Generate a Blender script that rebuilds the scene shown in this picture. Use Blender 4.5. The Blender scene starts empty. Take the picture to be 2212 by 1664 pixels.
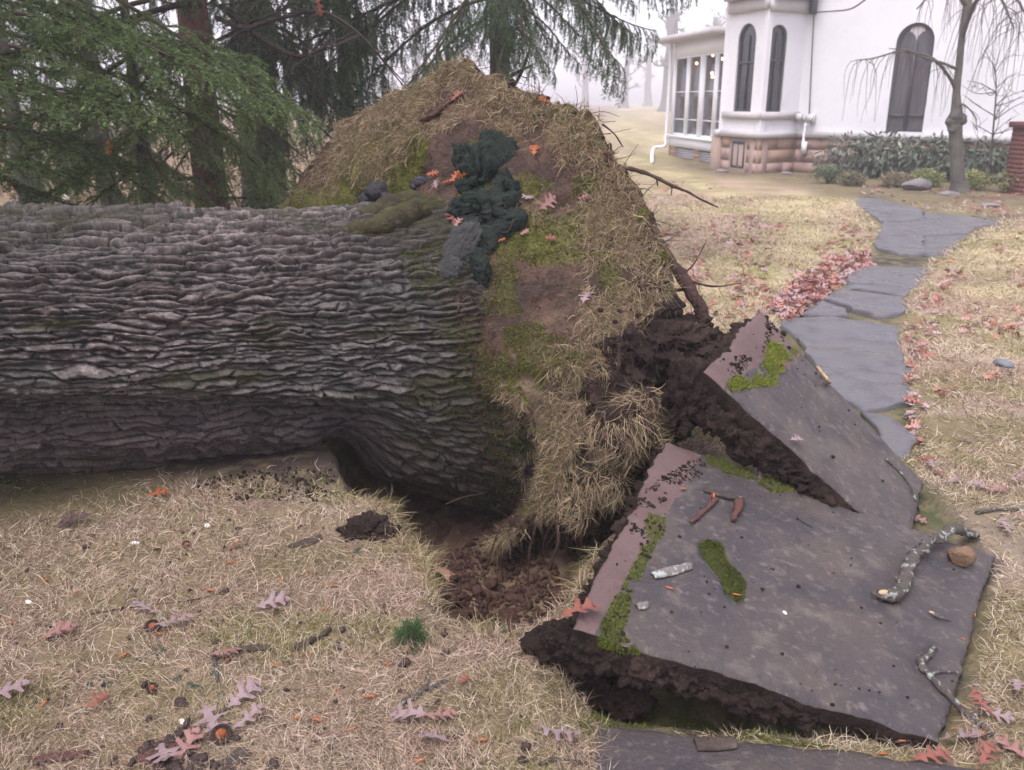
import bpy, bmesh, math, random
import numpy as np
from mathutils import Vector, Matrix

S = bpy.context.scene
COL = S.collection
rng = np.random.default_rng(7)
random.seed(7)

# ------------------------------------------------------------------ camera, sky, sun, exposure
FPX, PITCH, CAMH = 880.0, math.radians(18.0), 1.5
cd = bpy.data.cameras.new("camera"); cam = bpy.data.objects.new("camera", cd); COL.objects.link(cam)
cam.location = (0, 0, CAMH); cam.rotation_euler = (math.radians(90) - PITCH, 0, 0)
cd.sensor_width = 36; cd.lens = 36 * FPX / 1024; cd.clip_start = 0.05; cd.clip_end = 2000
cd.dof.use_dof = True; cd.dof.focus_distance = 2.9; cd.dof.aperture_fstop = 5.0
S.camera = cam
W = bpy.data.worlds.new("World"); S.world = W; W.use_nodes = True
wn = W.node_tree.nodes; wl = W.node_tree.links; wn.clear()
SUN_EL, SUN_AZ = math.radians(64), math.radians(215)
sky = wn.new("ShaderNodeTexSky"); sky.sky_type = 'NISHITA'; sky.sun_disc = False
sky.sun_elevation = SUN_EL; sky.sun_rotation = SUN_AZ; sky.dust_density = 2; sky.air_density = 1.0
hs = wn.new("ShaderNodeHueSaturation"); hs.inputs['Saturation'].default_value = 0.16
tint = wn.new("ShaderNodeMix"); tint.data_type = 'RGBA'; tint.blend_type = 'MULTIPLY'; tint.inputs[0].default_value = 1.0
tint.inputs[7].default_value = (1.0, 0.958, 1.08, 1)
bg = wn.new("ShaderNodeBackground"); bg.inputs[1].default_value = 0.12
wo = wn.new("ShaderNodeOutputWorld")
wl.new(sky.outputs[0], hs.inputs['Color']); wl.new(hs.outputs[0], tint.inputs[6])
wl.new(tint.outputs[2], bg.inputs[0]); wl.new(bg.outputs[0], wo.inputs[0])
sl = bpy.data.lights.new("sun", 'SUN'); so = bpy.data.objects.new("sun", sl); COL.objects.link(so)
sl.energy = 1.0; sl.angle = math.radians(36); sl.color = (1.0, 0.97, 0.93)
sd = Vector((math.sin(SUN_AZ) * math.cos(SUN_EL), math.cos(SUN_AZ) * math.cos(SUN_EL), math.sin(SUN_EL)))
so.rotation_euler = sd.to_track_quat('Z', 'Y').to_euler(); so.location = (0, 0, 30)
vs = S.view_settings; vs.view_transform = 'Standard'; vs.look = 'None'; vs.gamma = 1; vs.exposure = 1.52
vs.use_curve_mapping = False
cy = S.cycles
cy.max_bounces = 6; cy.diffuse_bounces = 3; cy.glossy_bounces = 2; cy.transmission_bounces = 3
cy.transparent_max_bounces = 8; cy.volume_bounces = 2; cy.use_denoising = True
try: cy.volume_step_rate = 4
except Exception: pass

# ------------------------------------------------------------------ measuring helpers (photo pixels at 2212 wide -> world)
ct, st = math.cos(PITCH), math.sin(PITCH)
def ray(x, y):
    u = (x * 1024 / 2212 - 512) / FPX; v = (385 - y * 1024 / 2212) / FPX
    return np.array([u, ct + v * st, -st + v * ct])
O = np.array([0, 0, CAMH])
def G(x, y, z=0.0):
    d = ray(x, y); return O + d * ((z - CAMH) / d[2])
def AT(x, y, Y):
    d = ray(x, y); return O + d * (Y / d[1])
def ONP(x, y, p, n):
    d = ray(x, y); return O + d * (np.dot(np.array(p) - O, n) / np.dot(d, n))

# ------------------------------------------------------------------ noise
def _h(ix, iy, iz, seed):
    n = (ix.astype(np.int64) * 374761393 + iy.astype(np.int64) * 668265263 + iz.astype(np.int64) * 1274126177 + seed * 974711) & 0xFFFFFFFF
    n = ((n ^ (n >> 13)) * 1274126177) & 0xFFFFFFFF
    n = ((n ^ (n >> 16)) * 2246822519) & 0xFFFFFFFF
    return ((n ^ (n >> 15)) & 0xFFFFFF) / float(0xFFFFFF)
def vnoise(P, seed=0):
    P = np.asarray(P, float); i = np.floor(P).astype(np.int64); f = P - i; f = f * f * (3 - 2 * f)
    r = 0
    for dx in (0, 1):
        wx = f[..., 0] if dx else 1 - f[..., 0]
        for dy in (0, 1):
            wy = f[..., 1] if dy else 1 - f[..., 1]
            for dz in (0, 1):
                wz = f[..., 2] if dz else 1 - f[..., 2]
                r = r + wx * wy * wz * _h(i[..., 0] + dx, i[..., 1] + dy, i[..., 2] + dz, seed)
    return r * 2 - 1
def fbm(P, oct=4, seed=0, gain=0.5):
    P = np.asarray(P, float); r = 0; a = 1; t = 0
    for k in range(oct):
        r = r + a * vnoise(P * (2 ** k) + 17.3 * k, seed + k); t += a; a *= gain
    return r / t
def n2(x, y, sc, seed=0, oct=3):
    P = np.stack([x * sc, y * sc, np.zeros_like(x)], -1); return fbm(P, oct, seed)
def worley(U, V, seed=0, jit=0.8, lu=1.0, lv=1.0):
    """cells of size lu x lv (coordinates in cell units); returns F1, world distance to the cell's edge, cell id, offset from its centre, edge direction"""
    iu = np.floor(U).astype(np.int64); iv = np.floor(V).astype(np.int64); z = np.zeros_like(iu)
    F1 = np.full(U.shape, 9.0); F2 = F1.copy(); cid = np.zeros(U.shape); dv = cid.copy(); a1 = cid.copy(); b1 = cid.copy(); a2 = cid.copy(); b2 = cid.copy()
    for a in (-2, -1, 0, 1, 2):
        for b in (-1, 0, 1):
            cu = iu + a; cv = iv + b
            pu = cu + .5 * (cv % 2) + jit * (_h(cu, cv, z, seed) - .5) + .5; pv = cv + .5 + jit * .8 * (_h(cu, cv, z + 1, seed) - .5)
            d = np.hypot(pu - U, pv - V); cl = d < F1; se = ~cl & (d < F2)
            a2 = np.where(cl, a1, np.where(se, pu, a2)); b2 = np.where(cl, b1, np.where(se, pv, b2)); F2 = np.where(cl, F1, np.where(se, d, F2))
            a1 = np.where(cl, pu, a1); b1 = np.where(cl, pv, b1); F1 = np.where(cl, d, F1)
            cid = np.where(cl, _h(cu, cv, z + 2, seed), cid); dv = np.where(cl, V - pv, dv)
    du, dw = a2 - a1, b2 - b1; l = np.maximum(np.hypot(du, dw), 1e-6); e = (F2 ** 2 - F1 ** 2) / (2 * l); du, dw = du / l, dw / l
    return F1, e / np.sqrt((du / lu) ** 2 + (dw / lv) ** 2), cid, dv, np.abs(dw / lv) / np.sqrt((du / lu) ** 2 + (dw / lv) ** 2)
def sstep(a, b, x):
    t = np.clip((x - a) / (b - a), 0, 1); return t * t * (3 - 2 * t)
def nrm(v):
    v = np.asarray(v, float); return v / np.maximum(np.linalg.norm(v, axis=-1, keepdims=True), 1e-9)
def polysd(px, py, poly):
    """signed distance to a polygon, positive inside"""
    poly = np.asarray(poly, float)[:, :2]; n = len(poly); d = np.full(px.shape, 1e9); ins = np.zeros(px.shape, bool)
    for i in range(n):
        a = poly[i]; b = poly[(i + 1) % n]; e = b - a
        t = np.clip(((px - a[0]) * e[0] + (py - a[1]) * e[1]) / (e @ e), 0, 1)
        d = np.minimum(d, np.hypot(px - a[0] - t * e[0], py - a[1] - t * e[1]))
        c = (a[1] > py) != (b[1] > py)
        with np.errstate(divide='ignore', invalid='ignore'):
            xi = a[0] + (py - a[1]) * e[0] / (e[1] if e[1] != 0 else 1e-12)
        ins ^= c & (px < xi)
    return np.where(ins, d, -d)

# ------------------------------------------------------------------ mesh helpers
def mesh_np(name, V, Fs, col=None, uv=None, smooth=True, mats=None, midx=None):
    """V (n,3); Fs list of int arrays (k,3)/(k,4)"""
    V = np.asarray(V, np.float32); me = bpy.data.meshes.new(name)
    Fs = [np.asarray(f, np.int32) for f in Fs if len(f)]
    me.vertices.add(len(V)); me.vertices.foreach_set('co', V.ravel())
    nl = sum(f.size for f in Fs); npoly = sum(len(f) for f in Fs)
    me.loops.add(nl); me.polygons.add(npoly)
    me.loops.foreach_set('vertex_index', np.concatenate([f.ravel() for f in Fs]))
    st_, o = [], 0
    for f in Fs:
        st_.append(o + np.arange(len(f)) * f.shape[1]); o += f.size
    me.polygons.foreach_set('loop_start', np.concatenate(st_).astype(np.int32))
    if smooth: me.polygons.foreach_set('use_smooth', np.ones(npoly, bool))
    if midx is not None: me.polygons.foreach_set('material_index', np.asarray(midx, np.int32))
    me.update(calc_edges=True)
    if col is not None:
        c = np.ones((len(V), 4), np.float32); c[:, :3] = col
        a = me.color_attributes.new('Col', 'FLOAT_COLOR', 'POINT'); a.data.foreach_set('color', c.ravel())
    if uv is not None:
        l = me.uv_layers.new(name='UVMap'); vi = np.concatenate([f.ravel() for f in Fs])
        l.data.foreach_set('uv', np.asarray(uv, np.float32)[vi].ravel())
    for m in (mats or []): me.materials.append(m)
    return me
def tag(o, label=None, cat=None, group=None, kind=None):
    if label: o['label'] = label
    if cat: o['category'] = cat
    if group: o['group'] = group
    if kind: o['kind'] = kind
    return o
def wloc(o):
    p = Vector((0, 0, 0))
    while o is not None: p = p + o.location; o = o.parent
    return p
def link(name, me, parent=None, loc=None):
    o = bpy.data.objects.new(name, me); COL.objects.link(o)
    if parent is not None: o.parent = parent
    if loc is not None: o.location = loc
    return o
def thing(name, label, cat, loc, group=None):
    o = bpy.data.objects.new(name, None); COL.objects.link(o); o.location = loc; o.empty_display_size = .1
    return tag(o, label, cat, group)
class MB:
    """collects world-space pieces of one mesh"""
    def __init__(s): s.V, s.F3, s.F4, s.C, s.n = [], [], [], [], 0
    def add(s, V, F3=None, F4=None, col=None):
        V = np.asarray(V, float)
        if F3 is not None and len(F3): s.F3.append(np.asarray(F3, int) + s.n)
        if F4 is not None and len(F4): s.F4.append(np.asarray(F4, int) + s.n)
        s.C.append(np.broadcast_to(np.asarray(col if col is not None else (1, 1, 1), float), (len(V), 3)))
        s.V.append(V); s.n += len(V); return s
    def mesh(s, name, m, org=(0, 0, 0), smooth=True, col=False):
        V = np.concatenate(s.V) - np.array(org)
        Fs = ([np.concatenate(s.F3)] if s.F3 else []) + ([np.concatenate(s.F4)] if s.F4 else [])
        return mesh_np(name, V, Fs, np.concatenate(s.C) if col else None, None, smooth, [m])
    def obj(s, name, m, parent=None, smooth=True, col=False, own_origin=False):
        org = wloc(parent) if parent is not None else Vector((0, 0, 0))
        if own_origin:
            V = np.concatenate(s.V); c = (V.min(0) + V.max(0)) / 2; c[2] = V[:, 2].min()
            o = link(name, s.mesh(name, m, c, smooth, col), parent); o.location = Vector(c) - org; return o
        return link(name, s.mesh(name, m, org, smooth, col), parent)
def tube(P, R, n=8, rough=0.0, seed=0, cap=True, freq=20.0):
    P = np.asarray(P, float); R = np.broadcast_to(np.asarray(R, float), (len(P),))
    T = nrm(np.gradient(P, axis=0)); up = np.array([0, 0, 1.0])
    if abs(T[0] @ up) > .9: up = np.array([1.0, 0, 0])
    A = nrm(np.cross(T, up)); 
    for i in range(1, len(P)):
        a = A[i - 1] - T[i] * (A[i - 1] @ T[i]); A[i] = a / max(np.linalg.norm(a), 1e-9)
    B = np.cross(T, A); th = np.linspace(0, 2 * np.pi, n, endpoint=False)
    D = np.cos(th)[None, :, None] * A[:, None] + np.sin(th)[None, :, None] * B[:, None]
    V = P[:, None] + D * R[:, None, None]
    if rough:
        V = V + D * (fbm(V * freq, 3, seed) * rough)[..., None] * np.minimum(R, R.max())[:, None, None] / max(R.max(), 1e-6)
    V = V.reshape(-1, 3); m = len(P); i = np.arange(m - 1)[:, None] * n; j = np.arange(n)[None]
    F = np.stack([i + j, i + (j + 1) % n, i + n + (j + 1) % n, i + n + j], -1).reshape(-1, 4); F3 = []
    if cap:
        V = np.vstack([V, P[0], P[-1]]); c0, c1 = m * n, m * n + 1; jj = np.arange(n)
        F3 = np.vstack([np.stack([np.full(n, c0), (jj + 1) % n, jj], -1), np.stack([np.full(n, c1), (m - 1) * n + jj, (m - 1) * n + (jj + 1) % n], -1)])
    return V, F3, F
def smoothpath(P, k=6):
    P = np.asarray(P, float)
    if len(P) < 3: return np.array([P[0] + (P[1] - P[0]) * t for t in np.linspace(0, 1, k + 1)])
    Q = np.vstack([2 * P[0] - P[1], P, 2 * P[-1] - P[-2]]); out = []
    for i in range(1, len(Q) - 2):
        p0, p1, p2, p3 = Q[i - 1], Q[i], Q[i + 1], Q[i + 2]
        for t in np.linspace(0, 1, k, endpoint=False):
            out.append(.5 * ((2 * p1) + (-p0 + p2) * t + (2 * p0 - 5 * p1 + 4 * p2 - p3) * t * t + (-p0 + 3 * p1 - 3 * p2 + p3) * t ** 3))
    out.append(P[-1]); return np.array(out)
def box(c, ax, ay, az):
    """oriented box: centre and three half-axis vectors"""
    c, ax, ay, az = (np.asarray(v, float) for v in (c, ax, ay, az))
    V = np.array([c + i * ax + j * ay + k * az for i in (-1, 1) for j in (-1, 1) for k in (-1, 1)])
    F = [(0, 1, 3, 2), (4, 6, 7, 5), (0, 4, 5, 1), (2, 3, 7, 6), (0, 2, 6, 4), (1, 5, 7, 3)]
    return V, None, F
_ico = {}
def ico(sub):
    if sub not in _ico:
        bm = bmesh.new(); bmesh.ops.create_icosphere(bm, subdivisions=sub, radius=1)
        _ico[sub] = (np.array([v.co[:] for v in bm.verts]), np.array([[v.index for v in f.verts] for f in bm.faces])); bm.free()
    return _ico[sub]
def blob(c, r, amp=.25, freq=2.0, sub=3, seed=0, rot=None, oct=4):
    V, F = ico(sub); n = fbm(V * freq + seed * 3.7, oct, seed); V = V * (1 + amp * 1.6 * n)[:, None] * np.asarray(r)
    if rot is not None: V = V @ np.array(Matrix.Rotation(rot[0], 3, 'Z') @ Matrix.Rotation(rot[1], 3, 'X') @ Matrix.Rotation(rot[2], 3, 'Y')).T
    return V + np.asarray(c), F, None
def rock(c, r, sub=2, seed=0, planes=9, amp=.06, rot=None, hr=(.62, .95)):
    """faceted stone or clod"""
    V, F = ico(sub); q = np.random.default_rng(seed); D = nrm(q.normal(size=(planes, 3))); h = q.uniform(*hr, planes)
    V = V.copy()
    for d, k in zip(D, h):
        t = V @ d; V = V - np.maximum(t - k, 0)[:, None] * d
    V = V * (1 + amp * fbm(V * 4 + seed, 3, seed))[:, None] * np.asarray(r)
    if rot is not None: V = V @ np.array(Matrix.Rotation(rot, 3, 'Z')).T
    return V + np.asarray(c), F, None
def blades(mb, P, T, L, w, col, droop=.8, segs=3, curl=.3, twist=None):
    """thin curved ribbons: base P, start direction T, length L, width w"""
    N = len(P)
    if N == 0: return
    T = nrm(T); side = nrm(np.cross(T, nrm(rng.normal(size=(N, 3)) + np.array([0, 0, .6])))); rows = [P]; d = T; p = P
    cur = rng.normal(size=(N, 3)) * curl; dr = np.zeros((N, 3)); dr[:, 2] = -1
    for k in range(segs):
        p = p + d * (L / segs)[:, None]; rows.append(p); d = nrm(d + dr * (droop * rng.uniform(.3, 1.2, N))[:, None] / segs + cur / segs * 2)
    V = []; 
    for k in range(segs):
        ww = (w * (1 - .75 * k / segs) / 2)[:, None]; V += [rows[k] - side * ww, rows[k] + side * ww]
    V.append(rows[segs]); V = np.stack(V, 1); m = 2 * segs + 1
    b = (np.arange(N) * m)[:, None]
    F4 = np.concatenate([b + np.array([[2 * k, 2 * k + 1, 2 * k + 3, 2 * k + 2]]) for k in range(segs - 1)]) if segs > 1 else None
    F3 = b + np.array([[2 * segs - 2, 2 * segs - 1, 2 * segs]])
    mb.add(V.reshape(-1, 3), F3, F4, np.repeat(col, m, 0))

# ------------------------------------------------------------------ materials
def mat(name, col=(.5, .5, .5), rough=.8, layers=(), bump=None, attr=False, spec=.3, coord='Object', transl=0, stretch=(1, 1, 1), bump2=None, roughvar=None):
    m = bpy.data.materials.new(name); m.use_nodes = True; N = m.node_tree.nodes; L = m.node_tree.links
    b = N['Principled BSDF']; b.inputs['Roughness'].default_value = rough; b.inputs['Specular IOR Level'].default_value = spec
    tc = N.new('ShaderNodeTexCoord'); mp = N.new('ShaderNodeMapping'); mp.inputs['Scale'].default_value = stretch
    L.new(tc.outputs[coord], mp.inputs[0])
    if attr:
        a = N.new('ShaderNodeAttribute'); a.attribute_name = 'Col'; cur = a.outputs['Color']
    else:
        rgb = N.new('ShaderNodeRGB'); rgb.outputs[0].default_value = (*col, 1); cur = rgb.outputs[0]
    for (sc, c2, lo, hi, fac, *rest) in layers:
        mode = rest[0] if rest else 'MIX'
        nz = N.new('ShaderNodeTexNoise'); nz.inputs['Scale'].default_value = sc; nz.inputs['Detail'].default_value = 6; nz.inputs['Roughness'].default_value = .6
        L.new(mp.outputs[0], nz.inputs['Vector'])
        mr = N.new('ShaderNodeMapRange'); mr.inputs[1].default_value = lo; mr.inputs[2].default_value = hi; mr.inputs[4].default_value = fac
        L.new(nz.outputs[0], mr.inputs[0])
        mx = N.new('ShaderNodeMix'); mx.data_type = 'RGBA'; mx.blend_type = mode; mx.inputs[7].default_value = (*c2, 1)
        L.new(mr.outputs[0], mx.inputs[0]); L.new(cur, mx.inputs[6]); cur = mx.outputs[2]
    L.new(cur, b.inputs['Base Color'])
    if roughvar:
        nz = N.new('ShaderNodeTexNoise'); nz.inputs['Scale'].default_value = roughvar[0]; nz.inputs['Detail'].default_value = 4; L.new(mp.outputs[0], nz.inputs['Vector'])
        mr = N.new('ShaderNodeMapRange'); mr.inputs[1].default_value = .35; mr.inputs[2].default_value = .65; mr.inputs[3].default_value = roughvar[1]; mr.inputs[4].default_value = roughvar[2]
        L.new(nz.outputs[0], mr.inputs[0]); L.new(mr.outputs[0], b.inputs['Roughness'])
    prev = None
    for bp in (bump, bump2):
        if not bp: continue
        nz = N.new('ShaderNodeTexNoise'); nz.inputs['Scale'].default_value = bp[0]; nz.inputs['Detail'].default_value = 8; nz.inputs['Roughness'].default_value = .65
        L.new(mp.outputs[0], nz.inputs['Vector']); bn = N.new('ShaderNodeBump'); bn.inputs['Distance'].default_value = bp[1]; bn.inputs['Strength'].default_value = 1
        L.new(nz.outputs[0], bn.inputs['Height'])
        if prev: L.new(prev, bn.inputs['Normal'])
        prev = bn.outputs[0]
    if prev: L.new(prev, b.inputs['Normal'])
    if transl:
        tr = N.new('ShaderNodeBsdfTranslucent'); L.new(cur, tr.inputs[0]); ms = N.new('ShaderNodeMixShader'); ms.inputs[0].default_value = transl
        L.new(b.outputs[0], ms.inputs[1]); L.new(tr.outputs[0], ms.inputs[2]); L.new(ms.outputs[0], N['Material Output'].inputs[0])
    return m
M = {}
M['lawn'] = mat('lawn_soil', (.10, .075, .045), .95, [(1.3, (.20, .17, .075), .42, .62, .8), (9, (.30, .23, .13), .48, .7, .7), (60, (.05, .035, .02), .55, .75, .7)], bump=(40, .02), attr=True, coord='Object')
M['blade'] = mat('dry_grass', attr=True, rough=.75, transl=.2, spec=.2)
M['moss'] = mat('moss', attr=True, rough=.95, spec=.1, layers=[(120, (.02, .025, .005), .5, .75, .5)])
M['soil'] = mat('soil', (.042, .028, .024), .95, [(5, (.095, .06, .05), .45, .66, .85), (40, (.012, .008, .007), .55, .72, .8), (110, (.14, .10, .08), .68, .75, .5)], bump=(70, .03), bump2=(14, .05), spec=.15)
M['redsoil'] = mat('red_subsoil', (.105, .055, .042), .95, [(6, (.055, .032, .027), .42, .62, .85), (50, (.19, .105, .075), .58, .72, .7)], bump=(60, .02), spec=.15)
M['bark'] = mat('oak_bark', attr=True, rough=.62, spec=.4, layers=[(150, (.22, .21, .20), .58, .72, .4), (60, (.035, .026, .024), .56, .72, .5)], bump=(180, .008))
M['rootwood'] = mat('root_bark', (.075, .04, .033), .8, [(8, (.035, .02, .018), .45, .65, .8), (40, (.13, .08, .065), .55, .7, .6)], bump=(60, .015), spec=.3)
M['barewood'] = mat('weathered_wood', (.24, .19, .165), .8, [(6, (.12, .085, .07), .42, .62, .8), (30, (.32, .27, .24), .55, .7, .6)], bump=(30, .01), stretch=(1, 6, 6))
M['slab'] = mat('bluestone', (.066, .055, .057), .5, [(2.2, (.096, .075, .066), .42, .62, .9), (6, (.046, .042, .050), .48, .66, .75), (38, (.21, .178, .158), .55, .72, .6), (11, (.155, .125, .108), .56, .70, .6), (160, (.02, .018, .02), .6, .7, .5)], bump=(90, .006), bump2=(9, .014), spec=.3, roughvar=(3, .38, .7))
M['mossbark'] = mat('mossy_bark', (.075,.07,.03), .9, [(9, (.045,.035,.028), .42, .62, .85), (30, (.13,.125,.07), .55, .7, .6)], bump=(40,.03), spec=.15)
M['slabedge'] = mat('bluestone_buried_edge', (.135, .088, .084), .75, [(5, (.10, .064, .06), .45, .65, .7), (60, (.05, .032, .028), .62, .72, .7), (25, (.17, .12, .115), .58, .7, .5)], bump=(70, .005), spec=.3)
M['flag'] = mat('wet_flagstone', (.125, .12, .135), .32, [(2.0, (.13, .115, .115), .42, .64, .8), (6, (.07, .066, .076), .48, .66, .7), (30, (.16, .145, .14), .56, .72, .5)], bump=(60, .006), bump2=(7, .015), spec=.5, roughvar=(2.5, .2, .5))
# ------------------------------------------------------------------ where the lifted slabs lie
A_R1 = G(2035, 1605, .015); A_R2 = G(2150, 1200, .03); A_L1 = G(1238, 1352, .25)
A_N = nrm(np.cross(A_R1 - A_L1, A_R2 - A_L1)); A_L2 = ONP(1440, 948, A_L1, A_N)
B_R1 = G(1960, 1195, .02); B_R2 = G(1996, 1042, .04); B_L1 = G(1525, 800, .62)
B_N = nrm(np.cross(B_R1 - B_L1, B_R2 - B_L1)); B_L2 = ONP(1645, 668, B_L1, B_N)
if A_N[2] < 0: A_N = -A_N
if B_N[2] < 0: B_N = -B_N
def onA(x, y): return ONP(x, y, A_L1, A_N)
def onB(x, y): return ONP(x, y, B_L1, B_N)
for nm, q in (('A', (A_L1, A_R1, A_R2, A_L2)), ('B', (B_L1, B_R1, B_R2, B_L2))):
    print('SLAB', nm, [tuple(np.round(p, 2)) for p in q], [round(float(np.linalg.norm(q[i] - q[(i + 1) % 4])), 2) for i in range(4)])

# ------------------------------------------------------------------ ground
def Gs(pts): return np.array([G(x, y)[:2] for x, y in pts])
PIT = np.vstack([Gs([(722, 1008), (752, 1078), (815, 1110), (868, 1160), (925, 1225), (948, 1312), (1010, 1352), (1090, 1362), (1160, 1345), (1235, 1290), (1300, 1190)]),
                 [[.55, 3.1], [.5, 3.9], [.1, 4.6], [-.6, 4.7], [-1.0, 4.1]]])
TRENCH = np.vstack([Gs([(1195, 1400), (1240, 1500), (1330, 1552), (1600, 1590)]), [A_R1[:2] * .6 + A_L1[:2] * .4 + [.0, .12]], [A_R2[:2] * .55 + A_L2[:2] * .45], [A_L2[:2] + [0, .35]], [[.35, 3.1]], Gs([(1310, 1180), (1255, 1290)])])
PATHP = np.vstack([Gs([(1970, 985), (1975, 900), (1952, 830), (1930, 760), (1945, 700), (1962, 640), (1990, 590), (2020, 552), (2080, 512), (2160, 478), (2100, 462), (1990, 452), (1920, 430), (1826, 422), (1868, 455), (1900, 490), (1888, 520), (1870, 568), (1800, 622), (1762, 652), (1690, 690)]),
                  [B_L2[:2] + [.0, .5]], [B_R2[:2] + [-.7, .2]]])
PATHN = np.array([G(1300, 1545)[:2], G(2060, 1600)[:2], A_R2[:2], B_R2[:2] + [.03, .25], B_L2[:2] + [.15, .45], B_L1[:2] - [.1, .0], A_L2[:2] - [.0, .2], G(1300, 1200)[:2], G(1280, 1480)[:2]])
SLAB1P = Gs([(1312, 1550), (1600, 1590), (1900, 1632), (2180, 1668), (2160, 2300), (1230, 2300)])
BED = Gs([(1430, 352), (1500, 372), (1640, 392), (1780, 420), (1830, 425), (1990, 450), (2160, 472), (2500, 500), (2800, 380), (2500, 300), (1600, 300)])
def smax(a, b, k): return np.log(np.exp(a * k) + np.exp(b * k)) / k
MOUND = G(640, 1035); MOUND2 = G(800, 1135)
def gh(x, y):
    x = np.asarray(x, float); y = np.asarray(y, float)
    near = np.exp(-np.hypot(x, y - 3) / 9)
    z = .03 * n2(x, y, .8, 3) * near + .016 * n2(x, y, 5, 4) * near + .006 * n2(x, y, 18, 9, 2) * near
    z = z + .03 * n2(x, y, .09, 6) * (1 - near)
    z = z + .03 * np.exp(-(((x - MOUND[0]) / .42) ** 2 + ((y - MOUND[1] - .1) / .2) ** 2))
    z = z + .05 * np.exp(-(((x - MOUND2[0]) / .14) ** 2 + ((y - MOUND2[1]) / .1) ** 2))
    sp = polysd(x, y, PIT) + .05 * n2(x, y, 6, 21, 4)
    stp = (.46 * sstep(0, .12, sp) + .26 * sstep(.1, .6, sp)) * (1 - .22 * sstep(2.6, 3.4, y + .25 * x) * sstep(-.55, -.25, x))
    z = z - stp * (1 + .0 * x) + .07 * n2(x, y, 7, 22) * sstep(.03, .2, sp)
    z = z + .008 * np.exp(-(sp / .07) ** 2)
    stq = polysd(x, y, TRENCH) + .02 * n2(x, y, 9, 23)
    z = np.where(sp < .05, z - .13 * sstep(-.01, .08, stq) * (1 - sstep(-.1, .05, sp)) , z)
    pp = np.maximum(polysd(x, y, PATHP), np.maximum(polysd(x, y, PATHN), polysd(x, y, SLAB1P)))
    k = sstep(-.04, .03, pp) * (1 - sstep(0, .05, np.maximum(sp, stq)))
    z = z * (1 - k) + (-.03 + .004 * n2(x, y, 10, 8)) * k
    return z
def graded(lo, hi, f0, f1, step, grow=1.16):
    c = list(np.arange(f0, f1 + 1e-6, step)); d = step; p = f1
    while p < hi: d *= grow; p += d; c.append(p)
    d = step; p = f0
    while p > lo: d *= grow; p -= d; c.insert(0, p)
    return np.array(c)
gx = graded(-160, 160, -2.6, 2.3, .025); gy = graded(-30, 260, .9, 5.2, .025, 1.13)
XX, YY = np.meshgrid(gx, gy); ZZ = gh(XX, YY)
def lawncol(x, y):
    """albedo of the turf: straw, moss and soil patches"""
    straw = np.array([.37, .265, .20]); pale = np.array([.48, .375, .285]); olive = np.array([.205, .19, .065]); soil = np.array([.085, .055, .04]); green = np.array([.21, .235, .05])
    yellow = np.array([.47, .40, .215])
    a = n2(x, y, 1.7, 31); b = n2(x, y, 4.5, 32); c = n2(x, y, 2.6, 33)
    col = straw + (pale - straw) * sstep(-.2, .5, a)[..., None]
    col = col + (olive - col) * (.6 * sstep(.08, .42, c))[..., None]
    far = sstep(4.5, 8, y) 
    col = col + (yellow - col) * (far * sstep(-.3, .3, a) * .8)[..., None]
    col = col + (green - col) * (.5 * sstep(.2, .45, n2(x, y, 3.1, 34)))[..., None]
    return col, b
cxy, b_ = lawncol(XX, YY)
sp_ = polysd(XX, YY, PIT); tq_ = polysd(XX, YY, TRENCH); bed_ = polysd(XX, YY, BED)
soilc = np.array([.07, .046, .036]); 
nearf = (1 - sstep(3.5, 7.5, np.hypot(XX, YY)))[..., None]
cxy = cxy * (1 - nearf * .5) + soilc * nearf * .5
litter = np.array([.17, .085, .06]); spr = sstep(0, 1.5, YY - 5.6 + .35 * XX) * sstep(.0, .8, -XX + .12 * (YY - 6))
cxy = cxy + (litter * (1 + .5 * n2(XX, YY, 6, 41))[..., None] - cxy) * (spr * .85)[..., None]
bedc = np.array([.125, .09, .06]) * (1 + .5 * n2(XX, YY, 3, 42))[..., None] + np.array([.0, .02, .0]) * sstep(0, .3, n2(XX, YY, 1.4, 43))[..., None]
cxy = cxy + (bedc - cxy) * sstep(-.5, .3, bed_ + .5 * n2(XX, YY, 1.2, 44))[..., None]
red = np.array([.105, .056, .043]); u = np.maximum(sp_, tq_)
cxy = cxy + (soilc * .75 - cxy) * sstep(-.05, .01, u + .03 * n2(XX, YY, 8, 45))[..., None]
cxy = cxy + (red * (1 + .45 * n2(XX, YY, 12, 46))[..., None] - cxy) * (sstep(.07, .16, sp_ + .08 * n2(XX, YY, 5, 47)))[..., None]
md_ = np.exp(-(((XX - MOUND[0]) / .55) ** 2 + ((YY - MOUND[1] - .1) / .25) ** 2)); 
cxy = cxy + (np.array([.07, .048, .043]) * (1 + .5 * n2(XX, YY, 14, 40))[..., None] - cxy) * sstep(.3, .65, md_)[..., None]
pp_ = np.maximum(polysd(XX, YY, PATHP), polysd(XX, YY, PATHN)); cxy = cxy + (np.array([.060, .054, .045]) * (1 + .4 * n2(XX, YY, 7, 48))[..., None] + np.array([.0, .02, -.01]) * sstep(.1, .3, n2(XX, YY, 2.5, 49))[..., None] - cxy) * sstep(-.05, .03, pp_)[..., None]
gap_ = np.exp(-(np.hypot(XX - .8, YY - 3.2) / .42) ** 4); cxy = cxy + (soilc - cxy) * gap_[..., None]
ny, nx = XX.shape; idx = np.arange(ny * nx).reshape(ny, nx)
F = np.stack([idx[:-1, :-1], idx[:-1, 1:], idx[1:, 1:], idx[1:, :-1]], -1).reshape(-1, 4)
gme = mesh_np('ground', np.stack([XX, YY, ZZ], -1).reshape(-1, 3), [F], np.clip(cxy, .01, 1).reshape(-1, 3), None, True, [M['lawn']])
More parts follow.
